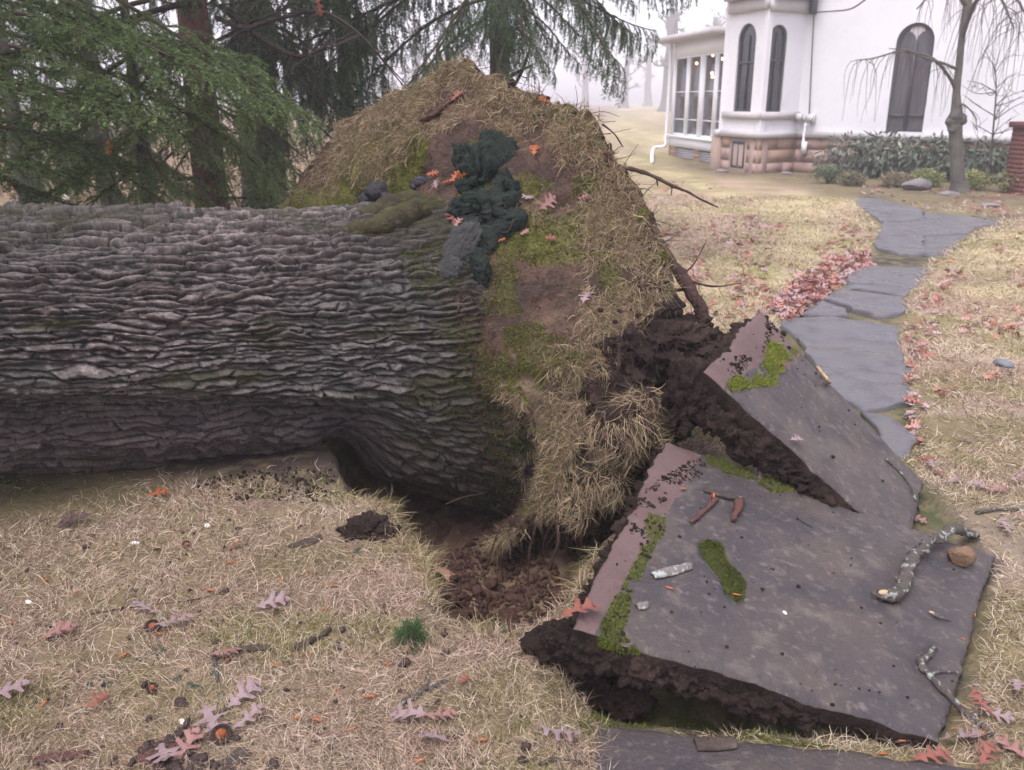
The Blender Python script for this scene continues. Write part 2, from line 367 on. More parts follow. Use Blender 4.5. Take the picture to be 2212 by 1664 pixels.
ground = tag(link('ground', gme), kind='structure')

# ------------------------------------------------------------------ slabs
def slab_mesh(name, L1, R1, R2, L2, th, hollow=None, strip=None, res=70, seed=0, wob=.018):
    """a flagstone: gridded top with worn edges and an optional hollow, rough sides, flat bottom; uv = position on the stone"""
    n = nrm(np.cross(R1 - L1, L2 - L1)); n = n if n[2] > 0 else -n
    s, t = np.meshgrid(np.linspace(0, 1, res), np.linspace(0, 1, res))
    S3, T3 = s[..., None], t[..., None]
    P = (L1 * (1 - S3) + R1 * S3) * (1 - T3) + (L2 * (1 - S3) + R2 * S3) * T3
    e = np.minimum(np.minimum(s, 1 - s), np.minimum(t, 1 - t)); ctr = P.mean((0, 1))
    jig = fbm(P * 6 + seed, 3, seed) * wob + fbm(P * 25, 3, seed + 1) * wob * .7
    P = P + nrm(P - ctr) * (jig * np.exp(-e * 18))[..., None]
    h = .004 * fbm(P * 3, 3, seed + 2) + .0015 * fbm(P * 18, 3, seed + 3) - .010 * np.exp(-e * 90) * (1 + .6 * fbm(P * 14, 2, seed + 4))
    if hollow is not None: h = h - .022 * sstep(-.004, .016, polysd_plane(P, hollow, L1, R1, n))
    top = P + n * h[..., None]; m = res; V = [top.reshape(-1, 3)]
    id_ = np.arange(m * m).reshape(m, m)
    F = [np.stack([id_[:-1, :-1], id_[:-1, 1:], id_[1:, 1:], id_[1:, :-1]], -1).reshape(-1, 4)]
    ring = np.concatenate([id_[0, :], id_[1:, -1], id_[-1, -2::-1], id_[-2:0:-1, 0]]); k = len(ring); rp = top.reshape(-1, 3)[ring]
    off = m * m; rows = [ring]
    outd = nrm(rp - ctr)
    for q, dd in enumerate((.25, .6, 1.0)):
        w = fbm(rp * 14 + q * 5, 3, seed + 7) * .012 - .006 * (q == 2)
        V.append(rp - n * th * dd + outd * w[:, None]); rows.append(off + np.arange(k)); off += k
    for a, b in zip(rows[:-1], rows[1:]):
        F.append(np.stack([np.roll(a, -1), a, b, np.roll(b, -1)], -1))
    V.append((ctr - n * th)[None]); F3 = np.stack([np.roll(rows[-1], -1), rows[-1], np.full(k, off)], -1)
    uv = np.zeros((off + 1, 2)); uv[:m * m, 0] = s.ravel(); uv[:m * m, 1] = t.ravel(); uv[m * m:] = .5
    base = m * m
    for q in range(3): uv[base + q * k: base + (q + 1) * k] = uv[ring]
    mi = np.zeros(sum(len(f) for f in F) + len(F3), int)
    if strip is not None:
        fc = (s[:-1, :-1] + s[1:, 1:]) / 2; ft = (t[:-1, :-1] + t[1:, 1:]) / 2
        mi[: (m - 1) ** 2] = strip(fc, ft).ravel()
    mi[(m - 1) ** 2:] = 2 if strip is not None else 1
    me = mesh_np(name, np.vstack(V), F + [F3], None, uv, True, [M['slab'], M['slabedge'], M['soil']], mi)
    return me, n
def polysd_plane(P, poly, o, r, n):
    ex = nrm(r - o); ey = np.cross(n, ex); q = np.array(poly)
    return polysd((P - o) @ ex, (P - o) @ ey, np.stack([(q - o) @ ex, (q - o) @ ey], -1))
HOLLOW_D = [(1506, 1172), (1525, 1160), (1558, 1168), (1566, 1190), (1572, 1212), (1600, 1238), (1614, 1262), (1610, 1300), (1590, 1305), (1566, 1285), (1555, 1255), (1540, 1235), (1512, 1200)]
HOLLOW = [onA(*p) for p in HOLLOW_D]
def stripA(s, t): return (s < .065 + .055 * t + .012 * n2(s, t, 9, 51)).astype(int)
meA, _ = slab_mesh('paving_slab', A_L1, A_R1, A_R2, A_L2, .062, HOLLOW, stripA, 150, 61)
slabA = link('paving_slab', meA); tag(slabA, 'large tilted bluestone slab with moss filled hollow and pinkish unweathered edge', 'paving slab')
def stripB(s, t): return ((s < .09 + .10 * t + .03 * n2(s, t, 5, 52)) | ((s < .26) & (t > .5 + .3 * n2(s, t, 4, 53)) & (s < .16 + .12 * t))).astype(int)
meB, _ = slab_mesh('paving_slab', B_L1, B_R1, B_R2, B_L2, .06, None, stripB, 110, 62)
slabB = link('paving_slab', meB); tag(slabB, 'steeply raised bluestone slab behind the mossy one, propped up by soil and roots', 'paving slab')
q = [G(1285, 1556, .0), G(2190, 1664, .0), G(2260, 2500, .0), G(1180, 2500, .0)]
meC, _ = slab_mesh('paving_slab', q[3], q[2], q[1], q[0], .05, None, None, 90, 63)
slabC = link('paving_slab', meC); tag(slabC, 'flat paving slab still level in the ground, beside the long dark gap', 'paving slab')

# the walk beyond: flat flagstones
def zp(a, b): return ((1550 + a / 2.219) * .8848, (350 + b / 2.219) * .8848)
STONES = [
 [(1245, 1452), (1400, 1482), (1512, 1600), (1500, 1700), (1380, 1700)],
 [(1000, 1222), (1478, 1258), (1492, 1380), (1355, 1420), (1238, 1440), (1040, 1330)],
 [(890, 1064), (1428, 1080), (1476, 1248), (990, 1212)],
 [(790, 944), (1080, 938), (1418, 990), (1424, 1068), (870, 1046)],
 [(915, 924), (1000, 852), (1128, 898), (1138, 930)],
 [(1012, 842), (1120, 796), (1448, 836), (1458, 920), (1300, 930), (1205, 902), (1130, 872)],
 [(1150, 756), (1285, 764), (1490, 790), (1452, 826), (1262, 790), (1120, 790)],
 [(1160, 668), (1590, 674), (1544, 762), (1484, 786), (1300, 758), (1100, 740)],
 [(1290, 560), (1330, 504), (1560, 500), (1560, 596), (1400, 590)],
 [(1568, 500), (1800, 492), (1700, 602), (1568, 598)],
 [(1330, 494), (1352, 432), (1560, 424), (1830, 452), (1796, 486)],
 [(1240, 352), (1560, 374), (1560, 416), (1346, 426)],
 [(1570, 378), (1900, 402), (1996, 422), (1830, 446), (1570, 420)],
 [(1085, 288), (1300, 294), (1480, 340), (1560, 366), (1230, 346)]]
pathroot = tag(link('path', None), kind='structure')
def flag(poly, seed, z=.0, th=.05):
    q = np.random.default_rng(seed); P = np.array([G(*zp(*p))[:2] for p in poly]); out = []
    for i in range(len(P)):
        a, b = P[i], P[(i + 1) % len(P)]; k = max(2, int(np.linalg.norm(b - a) / .09))
        for t in np.arange(k) / k: out.append(a + (b - a) * t + q.normal(size=2) * .012)
    out = np.array(out); c = out.mean(0)
    if np.sum((out[:, 0] - np.roll(out[:, 0], -1)) * (out[:, 1] + np.roll(out[:, 1], -1))) < 0: out = out[::-1]
    out = c + (out - c) * 1.035; tilt = q.normal(size=2) * .010; n = len(out)
    def lay(sc, dz):
        p = c + (out - c) * sc; return np.column_stack([p, z + dz + (p - c) @ tilt])
    V = np.vstack([[[*c, z + .002]], lay(.6, .002), lay(.97, .0), lay(1, -.008), lay(1.0, -th)]); i = np.arange(n); j = (i + 1) % n
    F4 = np.vstack([np.column_stack([1 + k * n + j, 1 + k * n + i, 1 + (k + 1) * n + i, 1 + (k + 1) * n + j]) for k in range(3)]); F3 = np.column_stack([np.zeros(n, int), i + 1, j + 1])
    if (np.cross(V[F3[0][1]] - V[0], V[F3[0][2]] - V[0]))[2] < 0: F3 = F3[:, ::-1]; F4 = F4[:, ::-1]
    link('flagstone', mesh_np('flagstone', V, [F3, F4], None, None, True, [M['flag']]), pathroot)
for i, p in enumerate(STONES): flag(p, 100 + i, z=.006 * (i % 3))
# ------------------------------------------------------------------ the fallen oak: trunk and upturned root plate
AC = np.array([-.09, 4.45, .36]); AD = nrm(np.array([-.891, -.454, .085])); E1 = nrm(np.array([.454, -.891, 0.])); E2 = nrm(np.cross(AD, E1)); E2 = E2 if E2[2] > 0 else -E2
def frame(s, r, th): return AC + AD * s[..., None] + (E1 * np.cos(th)[..., None] + E2 * np.sin(th)[..., None]) * r[..., None]
dg = np.degrees
def trunk_r(s, th):
    a = dg(th); a = (a + 180) % 360 - 180
    fl = .17 + .10 * np.exp(-((a + 20) / 30) ** 2) + .10 * np.exp(-((a - 60) / 25) ** 2) + .1 * np.exp(-((np.abs(a) - 170) / 40) ** 2)
    r = .545 + .03 * np.exp(-np.maximum(s, 0) / 1.0) + fl * np.exp(-np.maximum(s, -.1) / .33)
    tg = -15 - 13 * np.exp(-(s - .7) / .55); k = sstep(.45, .95, s)
    r = r - .085 * np.exp(-((a - tg) / 6.5) ** 2) * k * sstep(4.5, 2.4, s) - .018 * sstep(0, -6, a - tg) * k
    r = r + .03 * np.exp(-((a - tg - 13) / 9) ** 2) * k
    gb_ = np.exp(-((a + 66) / 40) ** 2); r = r + gb_ * (sstep(.83, .68, s) * .11 + np.clip(.7 - s, 0, .8) * .26)
    r = r - .10 * np.exp(-((s - .90) / .12) ** 2) * sstep(-30, -46, a)
    P = np.stack([np.cos(th) * 1.2, np.sin(th) * 1.2, s * .55], -1)
    r = r + .03 * fbm(P * 1.3, 3, 71) + .012 * fbm(P * np.array([5, 5, 1.0]), 2, 72)
    r = r * (1 - .30 * sstep(.34, .08, s) * sstep(-20, -3, a))
    return r * (1 - .022 * np.maximum(s - .5, 0))
TH0, TH1, NT = math.radians(-84), math.radians(122), 490
sA = np.concatenate([np.arange(-.06, 2.6, .0053), np.arange(2.6, 9, .04)]); tA = np.linspace(TH0, TH1, NT)
sg, tg_ = np.meshgrid(sA, tA, indexing='ij'); R0 = trunk_r(sg, tg_)
arc = tg_ * .60
P3 = np.stack([sg * 1.0, np.cos(tg_) * .6, np.sin(tg_) * .6], -1)
wu = .075 * fbm(P3 * 3.0, 3, 81); wv = .040 * fbm(P3 * np.array([3.2, 5, 5]), 3, 82) + .010 * fbm(P3 * np.array([9, 14, 14]), 2, 83)
lowlobe = sstep(2, -6, dg(tg_) - (-15 - 13 * np.exp(-(sg - .7) / .55))) * sstep(.5, .8, sg)
flz = np.exp(-np.maximum(sg, 0) / .38)                                   # finer, smoother bark on the flare
lu = .098 * (1 - .35 * flz); lv = .0265 * (1 - .25 * flz)
wu = wu + .016 * fbm(P3 * np.array([16, 30, 30]), 3, 78); wv = wv + .0075 * fbm(P3 * np.array([20, 30, 30]), 3, 79)
wv = wv + .007 * fbm(P3 * np.array([13, 16, 16]), 2, 76)
U = (sg + wu) / .165; V_ = (arc + wv) / .0265
F1, ed, cid, dv, hz = worley(U, V_, 5, .9, .165, .0265)
ragged = .0034 * fbm(P3 * np.array([45, 90, 90]), 3, 80)
plate_ = sstep(.0004, .0014 + .0076 * hz, ed + ragged)
g1, ge, gc, gdv, ghz = worley((sg + wu) / .34 + 9, (arc + wv) / .075 + 3, 11, .85, .34, .075); ridge = sstep(.0, .019, ge + 2 * ragged)
amp = (.031 * (1 - .55 * flz)) * (1 - .25 * lowlobe)
hgt = amp * 1.05 * (1 - np.exp(-np.maximum(ed + ragged, 0) / (.0016 + .0042 * hz))) * (.35 + .95 * cid) * (.22 + .85 * ridge)
hgt = hgt - (.010 + .006 * lowlobe) * np.clip(dv, -.6, .6) * plate_ * (1 - .5 * flz)     # plates lap downwards like shingles
strk = fbm(P3 * np.array([13, 105, 105]) + wv[..., None] * 60, 3, 75); hgt = hgt + .0062 * strk * plate_ * (1 - .4 * flz)
flk = fbm(P3 * np.array([34, 62, 62]), 3, 73); hgt = hgt + .0085 * flk * (.3 + .7 * plate_) + .004 * fbm(P3 * np.array([22, 50, 50]), 3, 84) + .0016 * fbm(P3 * np.array([70, 120, 120]), 2, 85)
hgt = hgt * sstep(9, 6, sg)
VT = frame(sg, R0 + hgt, tg_)
BK = np.array([.345, .305, .295])
dark = np.array([.016, .013, .012]); mid = np.array([.125, .108, .108]); lite = np.array([.38, .34, .325]); pale = np.array([.60, .58, .56]); red = np.array([.15, .095, .08]); grn = np.array([.20, .225, .195])
c = dark + (mid - dark) * (plate_ * (.25 + .75 * ridge))[..., None]
hi = sstep(.25, .85, cid + .45 * fbm(P3 * 4, 3, 86)); c = c + (lite - c) * (hi * plate_ * .8)[..., None]
c = c * (1 + .9 * np.clip(strk, -.6, .6) * plate_)[..., None]
c = c * (1 + 1.1 * np.clip(flk, -.7, .8) * plate_)[..., None]; fl2 = sstep(.12, .34, fbm(P3 * np.array([48, 95, 95]), 3, 72) + .25 * flk); c = c + (pale * 1.15 - c) * (fl2 * plate_ * .62 * (1 - .6 * lowlobe))[..., None]
c = c * (1 + .75 * np.clip(fbm(P3 * np.array([1.6, 3.5, 3.5]), 3, 69) * 1.6, -.5, .7))[..., None]
lic = sstep(.05, .4, fbm(P3 * np.array([14, 30, 30]), 3, 87) + .35 * fbm(P3 * 2.2, 2, 88)); c = c + (pale - c) * (lic * plate_ * .62 * (1 - .8 * lowlobe))[..., None]
gz = sstep(.02, .35, fbm(P3 * 1.7, 2, 89) + .35 * np.exp(-((dg(tg_) + 2) / 14) ** 2)); c = c + (grn - c) * (gz * plate_ * .45 * (1 - lowlobe))[..., None]
rz = sstep(.7, .95, cid) * sstep(.0, .3, fbm(P3 * 3, 2, 90)); c = c + (red - c) * (rz * .55)[..., None]
pl = np.array([.225, .19, .20]); c = c + (pl * (.75 + .5 * cid[..., None]) - c) * (lowlobe * plate_ * .6)[..., None]
brn = np.array([.062, .046, .038]); c = c + (brn * (.6 + .8 * plate_ * cid)[..., None] - c) * (sstep(.75, .15, sg + .18 * fbm(P3 * 4, 3, 74)) * .8)[..., None]
mo = np.array([.10, .108, .026]) * (1 + .4 * fbm(P3 * 30, 2, 91))[..., None]
mz = sstep(.06, .34, fbm(P3 * np.array([3, 6, 6]), 3, 92) + .36 * np.exp(-((sg - .35) / .34) ** 2) - .13)
top_ = sstep(62, 84, dg(tg_)); mz = np.maximum(mz, .75 * top_ * sstep(-.15, .2, fbm(P3 * 5, 3, 93)))
c = c + (mo - c) * (mz * (.35 + .65 * (1 - hi)) * .9)[..., None]
ns, nt = sg.shape; ii = np.arange(ns * nt).reshape(ns, nt)
FT = np.stack([ii[:-1, :-1], ii[1:, :-1], ii[1:, 1:], ii[:-1, 1:]], -1).reshape(-1, 4)
oak = thing('fallen_oak', 'huge uprooted oak lying across the lawn with rough bark and upturned root plate', 'fallen tree', tuple(AC))
tb = MB(); tb.add(VT.reshape(-1, 3), None, FT, np.clip(c * BK * np.exp(rng.normal(0, .2, c.shape[:2]))[..., None], .006, .6).reshape(-1, 3))
sB = np.concatenate([np.arange(-.06, 2.75, .06), np.arange(2.75, 9, .2)]); tB = np.linspace(TH1, TH0 + 2 * np.pi, 48); s2, t2 = np.meshgrid(sB, tB, indexing='ij')
ii = np.arange(s2.size).reshape(s2.shape)
tb.add(frame(s2, trunk_r(s2, t2) + .008, t2).reshape(-1, 3), None, np.stack([ii[:-1, :-1], ii[1:, :-1], ii[1:, 1:], ii[:-1, 1:]], -1).reshape(-1, 4), mid)
tb.obj('trunk', M['bark'], oak, True, True)

# root plate: lofted from the flare out to the torn rim
RIM = [(600, 500, 5.9), (606, 452, 5.9), (690, 330, 5.75), (800, 228, 5.5), (900, 170, 5.2), (965, 140, 5.0), (1012, 112, 4.85), (1040, 150, 4.75), (1100, 192, 4.62), (1165, 212, 4.5), (1240, 214, 4.38), (1285, 262, 4.28), (1322, 330, 4.18), (1368, 420, 4.05), (1392, 490, 3.93), (1418, 560, 3.8), (1430, 630, 3.68), (1375, 700, 3.56), (1322, 800, 3.46), (1275, 910, 3.38), (1232, 1020, 3.33), (1205, 1110, 3.3), (1165, 1142, 3.36), (1090, 1160, 3.55)]
rp = [AT(*p) for p in RIM] + [np.array([-.35, 4.3, -.85]), np.array([-1.1, 5.2, -.7]), np.array([-1.75, 6.0, -.05])]
rows = []
for p in rp:
    q = p - AC; rows.append((math.atan2(q @ E2, q @ E1), math.hypot(q @ E2, q @ E1), q @ AD))
rows = sorted(rows); ra = np.array([r[0] for r in rows]); rr = np.array([r[1] for r in rows]); rs = np.array([r[2] for r in rows])
NTH, NQ = 520, 130
tp = np.linspace(-np.pi, np.pi, NTH, endpoint=False); qq = np.linspace(0, 1, NQ)
Rr = np.interp(tp, ra, rr, period=2 * np.pi); Rs = np.interp(tp, ra, rs, period=2 * np.pi)
nz = fbm(np.stack([np.cos(tp) * 7, np.sin(tp) * 7, 0 * tp], -1), 4, 101); Rr = Rr * (1 + .05 * nz + .03 * fbm(np.stack([np.cos(tp) * 26, np.sin(tp) * 26, 0 * tp], -1), 3, 100)); Rs = Rs + .04 * np.roll(nz, 77)
a_ = dg(tp); sin_ = .03 + .38 * sstep(-22, -3, a_) * sstep(150, 100, a_) + .05 * fbm(np.stack([np.cos(tp) * 5, np.sin(tp) * 5, 0 * tp], -1), 3, 99); Ri = trunk_r(sin_, tp) - .035; Ri = np.minimum(Ri, Rr * .9)
Q, T_ = np.meshgrid(qq, tp, indexing='ij')
Rq = Ri * (1 - Q) + Rr * Q; Sq = sin_[None] + (Rs - sin_)[None] * (1 - (1 - Q) ** 1.35) + .07 * np.sin(np.pi * Q) * (.6 + .4 * np.cos(T_))
PV = frame(Sq, Rq, T_)
dn = fbm(PV * 3.2, 4, 102) * .055 + fbm(PV * 11, 4, 103) * .026 + fbm(PV * 34, 3, 104) * .009
dn = dn * (.35 + .65 * sstep(0, .12, Q)) + .04 * sstep(.0, .1, Q) * sstep(.3, .1, Q)
PV = PV + AD * dn[..., None] + E1 * (fbm(PV * 9 + 5, 3, 105) * .02)[..., None]
ii = np.arange(NQ * NTH).reshape(NQ, NTH); r1 = np.roll(ii, -1, 1)
FP = np.stack([ii[:-1], ii[1:], r1[1:], r1[:-1]], -1).reshape(-1, 4)
sc_ = np.array([.062, .040, .031]); lit = np.array([.125, .075, .055]); mossc = np.array([.16, .165, .04]); str_ = np.array([.29, .215, .13])
pc = sc_ + (lit - sc_) * sstep(-.2, .35, fbm(PV * 7, 4, 106))[..., None]
farp = sstep(.0, .5, (PV[..., 1] - 4.55))
mz = sstep(.02, .3, fbm(PV * 2.6, 3, 107) + .22 * farp - .06); pc = pc + (mossc - pc) * (mz * .85 * sstep(.12, .3, Q))[..., None]
sz = sstep(-.05, .3, fbm(PV * 3.3 + 9, 3, 108) + .35 * (Q - .45)); pc = pc + (str_ - pc) * (sz * .5 * sstep(.2, .4, Q))[..., None]
plate_me = MB().add(PV.reshape(-1, 3), None, FP, np.clip(pc, .01, .6).reshape(-1, 3))
plate_o = plate_me.obj('root_plate', M['lawn2'] if 'lawn2' in M else mat('plate_turf', attr=True, rough=.95, layers=[(70, (.03, .02, .016), .55, .72, .75), (30, (.20, .14, .095), .58, .75, .55)], bump=(60, .025)), oak, True, True)
# torn soil behind the rim
bk = MB(); rows = [PV[-1]]; cen = AC - AD * .75 + np.array([0, 0, .1])
for k, (f, b) in enumerate(((.985, .03), (.90, .10), (.78, .22), (.6, .36), (.35, .48))):
    base = frame(Rs, Rr * f, tp) - AD * b; base = base + nrm(base - cen) * (fbm(base * 6 + k, 4, 111) * (.03 + .05 * k))[:, None]; rows.append(base)
Vb = np.vstack(rows + [frame(np.array([-.45]), np.array([0.]), np.array([0.]))]); 
for k in range(len(rows) - 1):
    a = k * NTH + np.arange(NTH); b = np.roll(a, -1); bk.F4.append(np.column_stack([a, a + NTH, b + NTH, b]))
a = (len(rows) - 1) * NTH + np.arange(NTH); bk.F3.append(np.column_stack([a, np.full(NTH, len(Vb) - 1), np.roll(a, -1)]))
bk.V = [Vb]; bk.C = [np.ones((len(Vb), 3))]; bk.n = len(Vb)
bk.obj('torn_soil', M['soil'], oak)

# ray casting onto what has been built so far
from mathutils.bvhtree import BVHTree
def bvh_of(obs):
    V, F, o = [], [], 0
    for ob in obs:
        me = ob.data; w = np.array(wloc(ob)); n = len(me.vertices); a = np.empty(n * 3); me.vertices.foreach_get('co', a); V.append(a.reshape(-1, 3) + w)
        F += [[v + o for v in p.vertices] for p in me.polygons]; o += n
    return BVHTree.FromPolygons(np.vstack(V).tolist(), F)
BV_PLATE = bvh_of([plate_o]); BV_GROUND = bvh_of([ground]); BV_A = bvh_of([slabA]); BV_B = bvh_of([slabB, ]); BV_C = bvh_of([slabC])
tri = [(f[0], f[1], f[2]) for f in FT[::1]]
st4 = np.arange(0, ns - 1, 2); tt4 = np.arange(0, nt - 1, 2); ic = np.arange(ns * nt).reshape(ns, nt)[::2, ::2]
BV_TRUNK = BVHTree.FromPolygons(VT.reshape(-1, 3).tolist(), np.stack([ic[:-1, :-1], ic[1:, :-1], ic[1:, 1:], ic[:-1, 1:]], -1).reshape(-1, 4).tolist())
ALLB = [BV_PLATE, BV_GROUND, BV_A, BV_B, BV_C, BV_TRUNK]
def hit(x, y, bs=None):
    d = ray(x, y); best = None
    for b in (bs or ALLB):
        p, n, i, dist = b.ray_cast(Vector(O), Vector(d))
        if p is not None and (best is None or dist < best[2]): best = (np.array(p), np.array(n), dist)
    if best is None: return None
    p, n, _ = best
    return p, (n if n @ d < 0 else -n)
def scatter_poly(poly, n, bs=None):
    """n random surface points seen inside a photo outline"""
    poly = np.array(poly, float); lo, hi_ = poly.min(0), poly.max(0); P, N = [], []
    q = rng.uniform(lo, hi_, (int(n * 4) + 20, 2)); q = q[polysd(q[:, 0], q[:, 1], poly) > 0][:n]
    for x, y in q:
        h = hit(x, y, bs)
        if h is not None: P.append(h[0]); N.append(h[1])
    return np.array(P).reshape(-1, 3), np.array(N).reshape(-1, 3)
# ------------------------------------------------------------------ soil, roots and fungi of the oak
def px2m(px, dist): return px * 1024 / 2212 / FPX * dist
sm = MB()
for i, (x, y, Y, rx, ry, rz) in enumerate([(1385, 745, 3.62, .17, .16, .11), (1440, 735, 3.62, .16, .16, .07), (1500, 745, 3.6, .15, .15, .06), (1400, 690, 3.78, .12, .12, .10), (1450, 712, 3.85, .12, .1, .07),
      (1350, 800, 3.56, .16, .15, .12), (1330, 880, 3.5, .16, .16, .15), (1300, 980, 3.46, .15, .15, .16), (1270, 1080, 3.42, .13, .14, .14), (1420, 850, 3.62, .13, .14, .08), (1470, 870, 3.50, .12, .12, .08),
      (1440, 905, 3.32, .10, .1, .09), (1330, 1030, 3.42, .14, .14, .13), (1425, 655, 3.72, .08, .08, .06), (1340, 950, 3.35, .1, .1, .12), (1245, 1130, 3.45, .1, .1, .1), (1535, 735, 3.68, .07, .07, .05), (1400, 960, 3.3, .1, .1, .10)]):
    V, F, _ = blob(AT(x, y, Y), (rx, ry, rz), .5, 3.0, 5, 200 + i); sm.add(V + (fbm(V * 22, 3, 5) * .020)[:, None] * nrm(V - AT(x, y, Y)) + (fbm(V * 60, 2, 6) * .008)[:, None] * nrm(V - AT(x, y, Y)), F)
for i in range(170):
    x = rng.uniform(1290, 1560); y = rng.uniform(660, 1000)
    if x > 1440 and y > 800: continue
    V, F, _ = rock(AT(x, y, 3.45 + rng.uniform(0, .25)), rng.uniform(.006, .02) * np.array([1, 1, .8]), 1, 300 + i); sm.add(V, F)
so_ = sm.obj('root_soil', M['soil'], oak, True); so_['kind'] = 'stuff'
def root(path, r0, r1, parent=None, m='rootwood', name='root', n=8, k=8, rough=.012, seed=0):
    P = smoothpath(path, k); P = P + np.stack([fbm(P * 9 + seed, 2, 3), fbm(P * 9 + 7 + seed, 2, 4), fbm(P * 9 + 13 + seed, 2, 5)], -1) * r0 * .9
    R = np.linspace(r0, r1, len(P)); mb = MB(); mb.add(*tube(P, R, n, rough * r0 / .02, seed, True, 30)); return mb.obj(name, M[m], parent)
root([AT(1385, 470, 3.98), AT(1425, 530, 3.92), AT(1470, 595, 3.86), AT(1505, 650, 3.82), AT(1550, 738, 3.76)], .026, .034, oak, n=10, seed=1)
root([AT(1345, 362, 4.15), AT(1400, 378, 4.05), AT(1450, 398, 3.98), AT(1500, 425, 3.9), AT(1552, 450, 3.85)], .012, .003, oak, n=6, seed=2)
for i, (a, b, Y, r) in enumerate([((1452, 398), (1449, 422), 3.97, .004), ((1418, 385), (1421, 402), 4.03, .005), ((1478, 592), (1526, 522), 3.85, .0035), ((1486, 606), (1600, 612), 3.84, .006), ((1478, 626), (1420, 632), 3.86, .008),
        ((1310, 330), (1372, 402), 4.17, .012), ((1300, 268), (1345, 318), 4.24, .006), ((1290, 250), (1330, 262), 4.3, .003), ((1340, 745), (1322, 852), 3.42, .010), ((1365, 760), (1352, 840), 3.45, .004), ((1160, 1130), (1140, 1262), 3.3, .007), ((1204, 1122), (1188, 1232), 3.25, .009), ((1186, 1140), (1176, 1200), 3.3, .003), ((1455, 700), (1440, 800), 3.55, .003), ((1520, 1070), (1500, 1000), 3.2, .002), ((960, 1090), (1045, 1065), 3.4, .003), ((1235, 1140), (1250, 1190), 3.3, .003), ((1050, 1230), (1090, 1120), 3.5, .004)]):
    A_, B_ = AT(*a, Y), AT(*b, Y); root([A_, (A_ + B_) / 2 + rng.normal(size=3) * .012, B_], r, r * .5, oak, n=6, seed=20 + i)
rimn = MB(); rimh = MB(); rp_ = frame(Rs, Rr, tp); vis = np.where((tp > -.9) & (tp < 2.0))[0]
for i in range(300):
    j = rng.choice(vis); p = AC + (rp_[j] - AC) * rng.uniform(.955, .995) - AD * rng.uniform(-.01, .03) + rng.normal(size=3) * .006; V, F, _ = blob(p, rng.uniform(.004, .016) * rng.uniform(.7, 1.5, 3), .5, 2.4, 2, 900 + i); rimn.add(V, F)
    if i < 260:
        d = nrm(rp_[j] - AC) * rng.uniform(.1, 1) + rng.normal(size=3) * .5 + np.array([0, 0, -.5]); e = p + nrm(d) * rng.uniform(.04, .16); pth = smoothpath([p, (p + e) / 2 + rng.normal(size=3) * .015, e], 3); rimh.add(*tube(pth, np.linspace(.0022, .0008, len(pth)), 4, cap=False))
o_ = rimn.obj('rim_soil', M['soil'], oak); o_['kind'] = 'stuff'; o_ = rimh.obj('rim_rootlets', M['rootwood'], oak); o_['kind'] = 'stuff'
fr = MB()
for i in range(420):                                                     # hair roots in the torn soil
    x, y = rng.choice([0, 1, 2]), 0
    cx, cy, Y = [(1400, 740, 3.42), (1240, 1120, 3.3), (1440, 690, 3.7)][x]
    p = AT(cx + rng.normal() * 70, cy + rng.normal() * 45, Y + rng.uniform(-.05, .1)); q = p + np.array([rng.normal() * .04, rng.normal() * .04, -rng.uniform(.03, .13)])
    fr.add(*tube(smoothpath([p, (p + q) / 2 + rng.normal(size=3) * .012, q], 3), [.0012] * 3 + [.0008] * (len(smoothpath([p, (p + q) / 2, q], 3)) - 3), 4, cap=False))
fo = fr.obj('hair_roots', M['rootwood'], oak); fo['kind'] = 'stuff'
def onto(x, y, up=0, bs=None):
    h = hit(x, y, bs); return h[0] + h[1] * up
def spur(pts, R, m, seed):
    P = smoothpath([onto(x, y, u, [BV_TRUNK, BV_PLATE]) for x, y, u in pts], 8); R = np.interp(np.linspace(0, 1, len(P)), np.linspace(0, 1, len(R)), R)
    return MB().add(*tube(P, R, 26, .022, seed, True, 16)).obj('root_spur', M[m], oak)
spur([(735, 500, -.05), (790, 492, .0), (850, 474, .015), (905, 456, .01), (960, 440, -.05)], [.02, .045, .055, .05, .03], 'mossbark', 3)
spur([(770, 470, -.04), (830, 455, .01), (890, 440, .015), (975, 425, -.05)], [.03, .055, .06, .03], 'mossbark', 4) if 'mossbark' in M else None

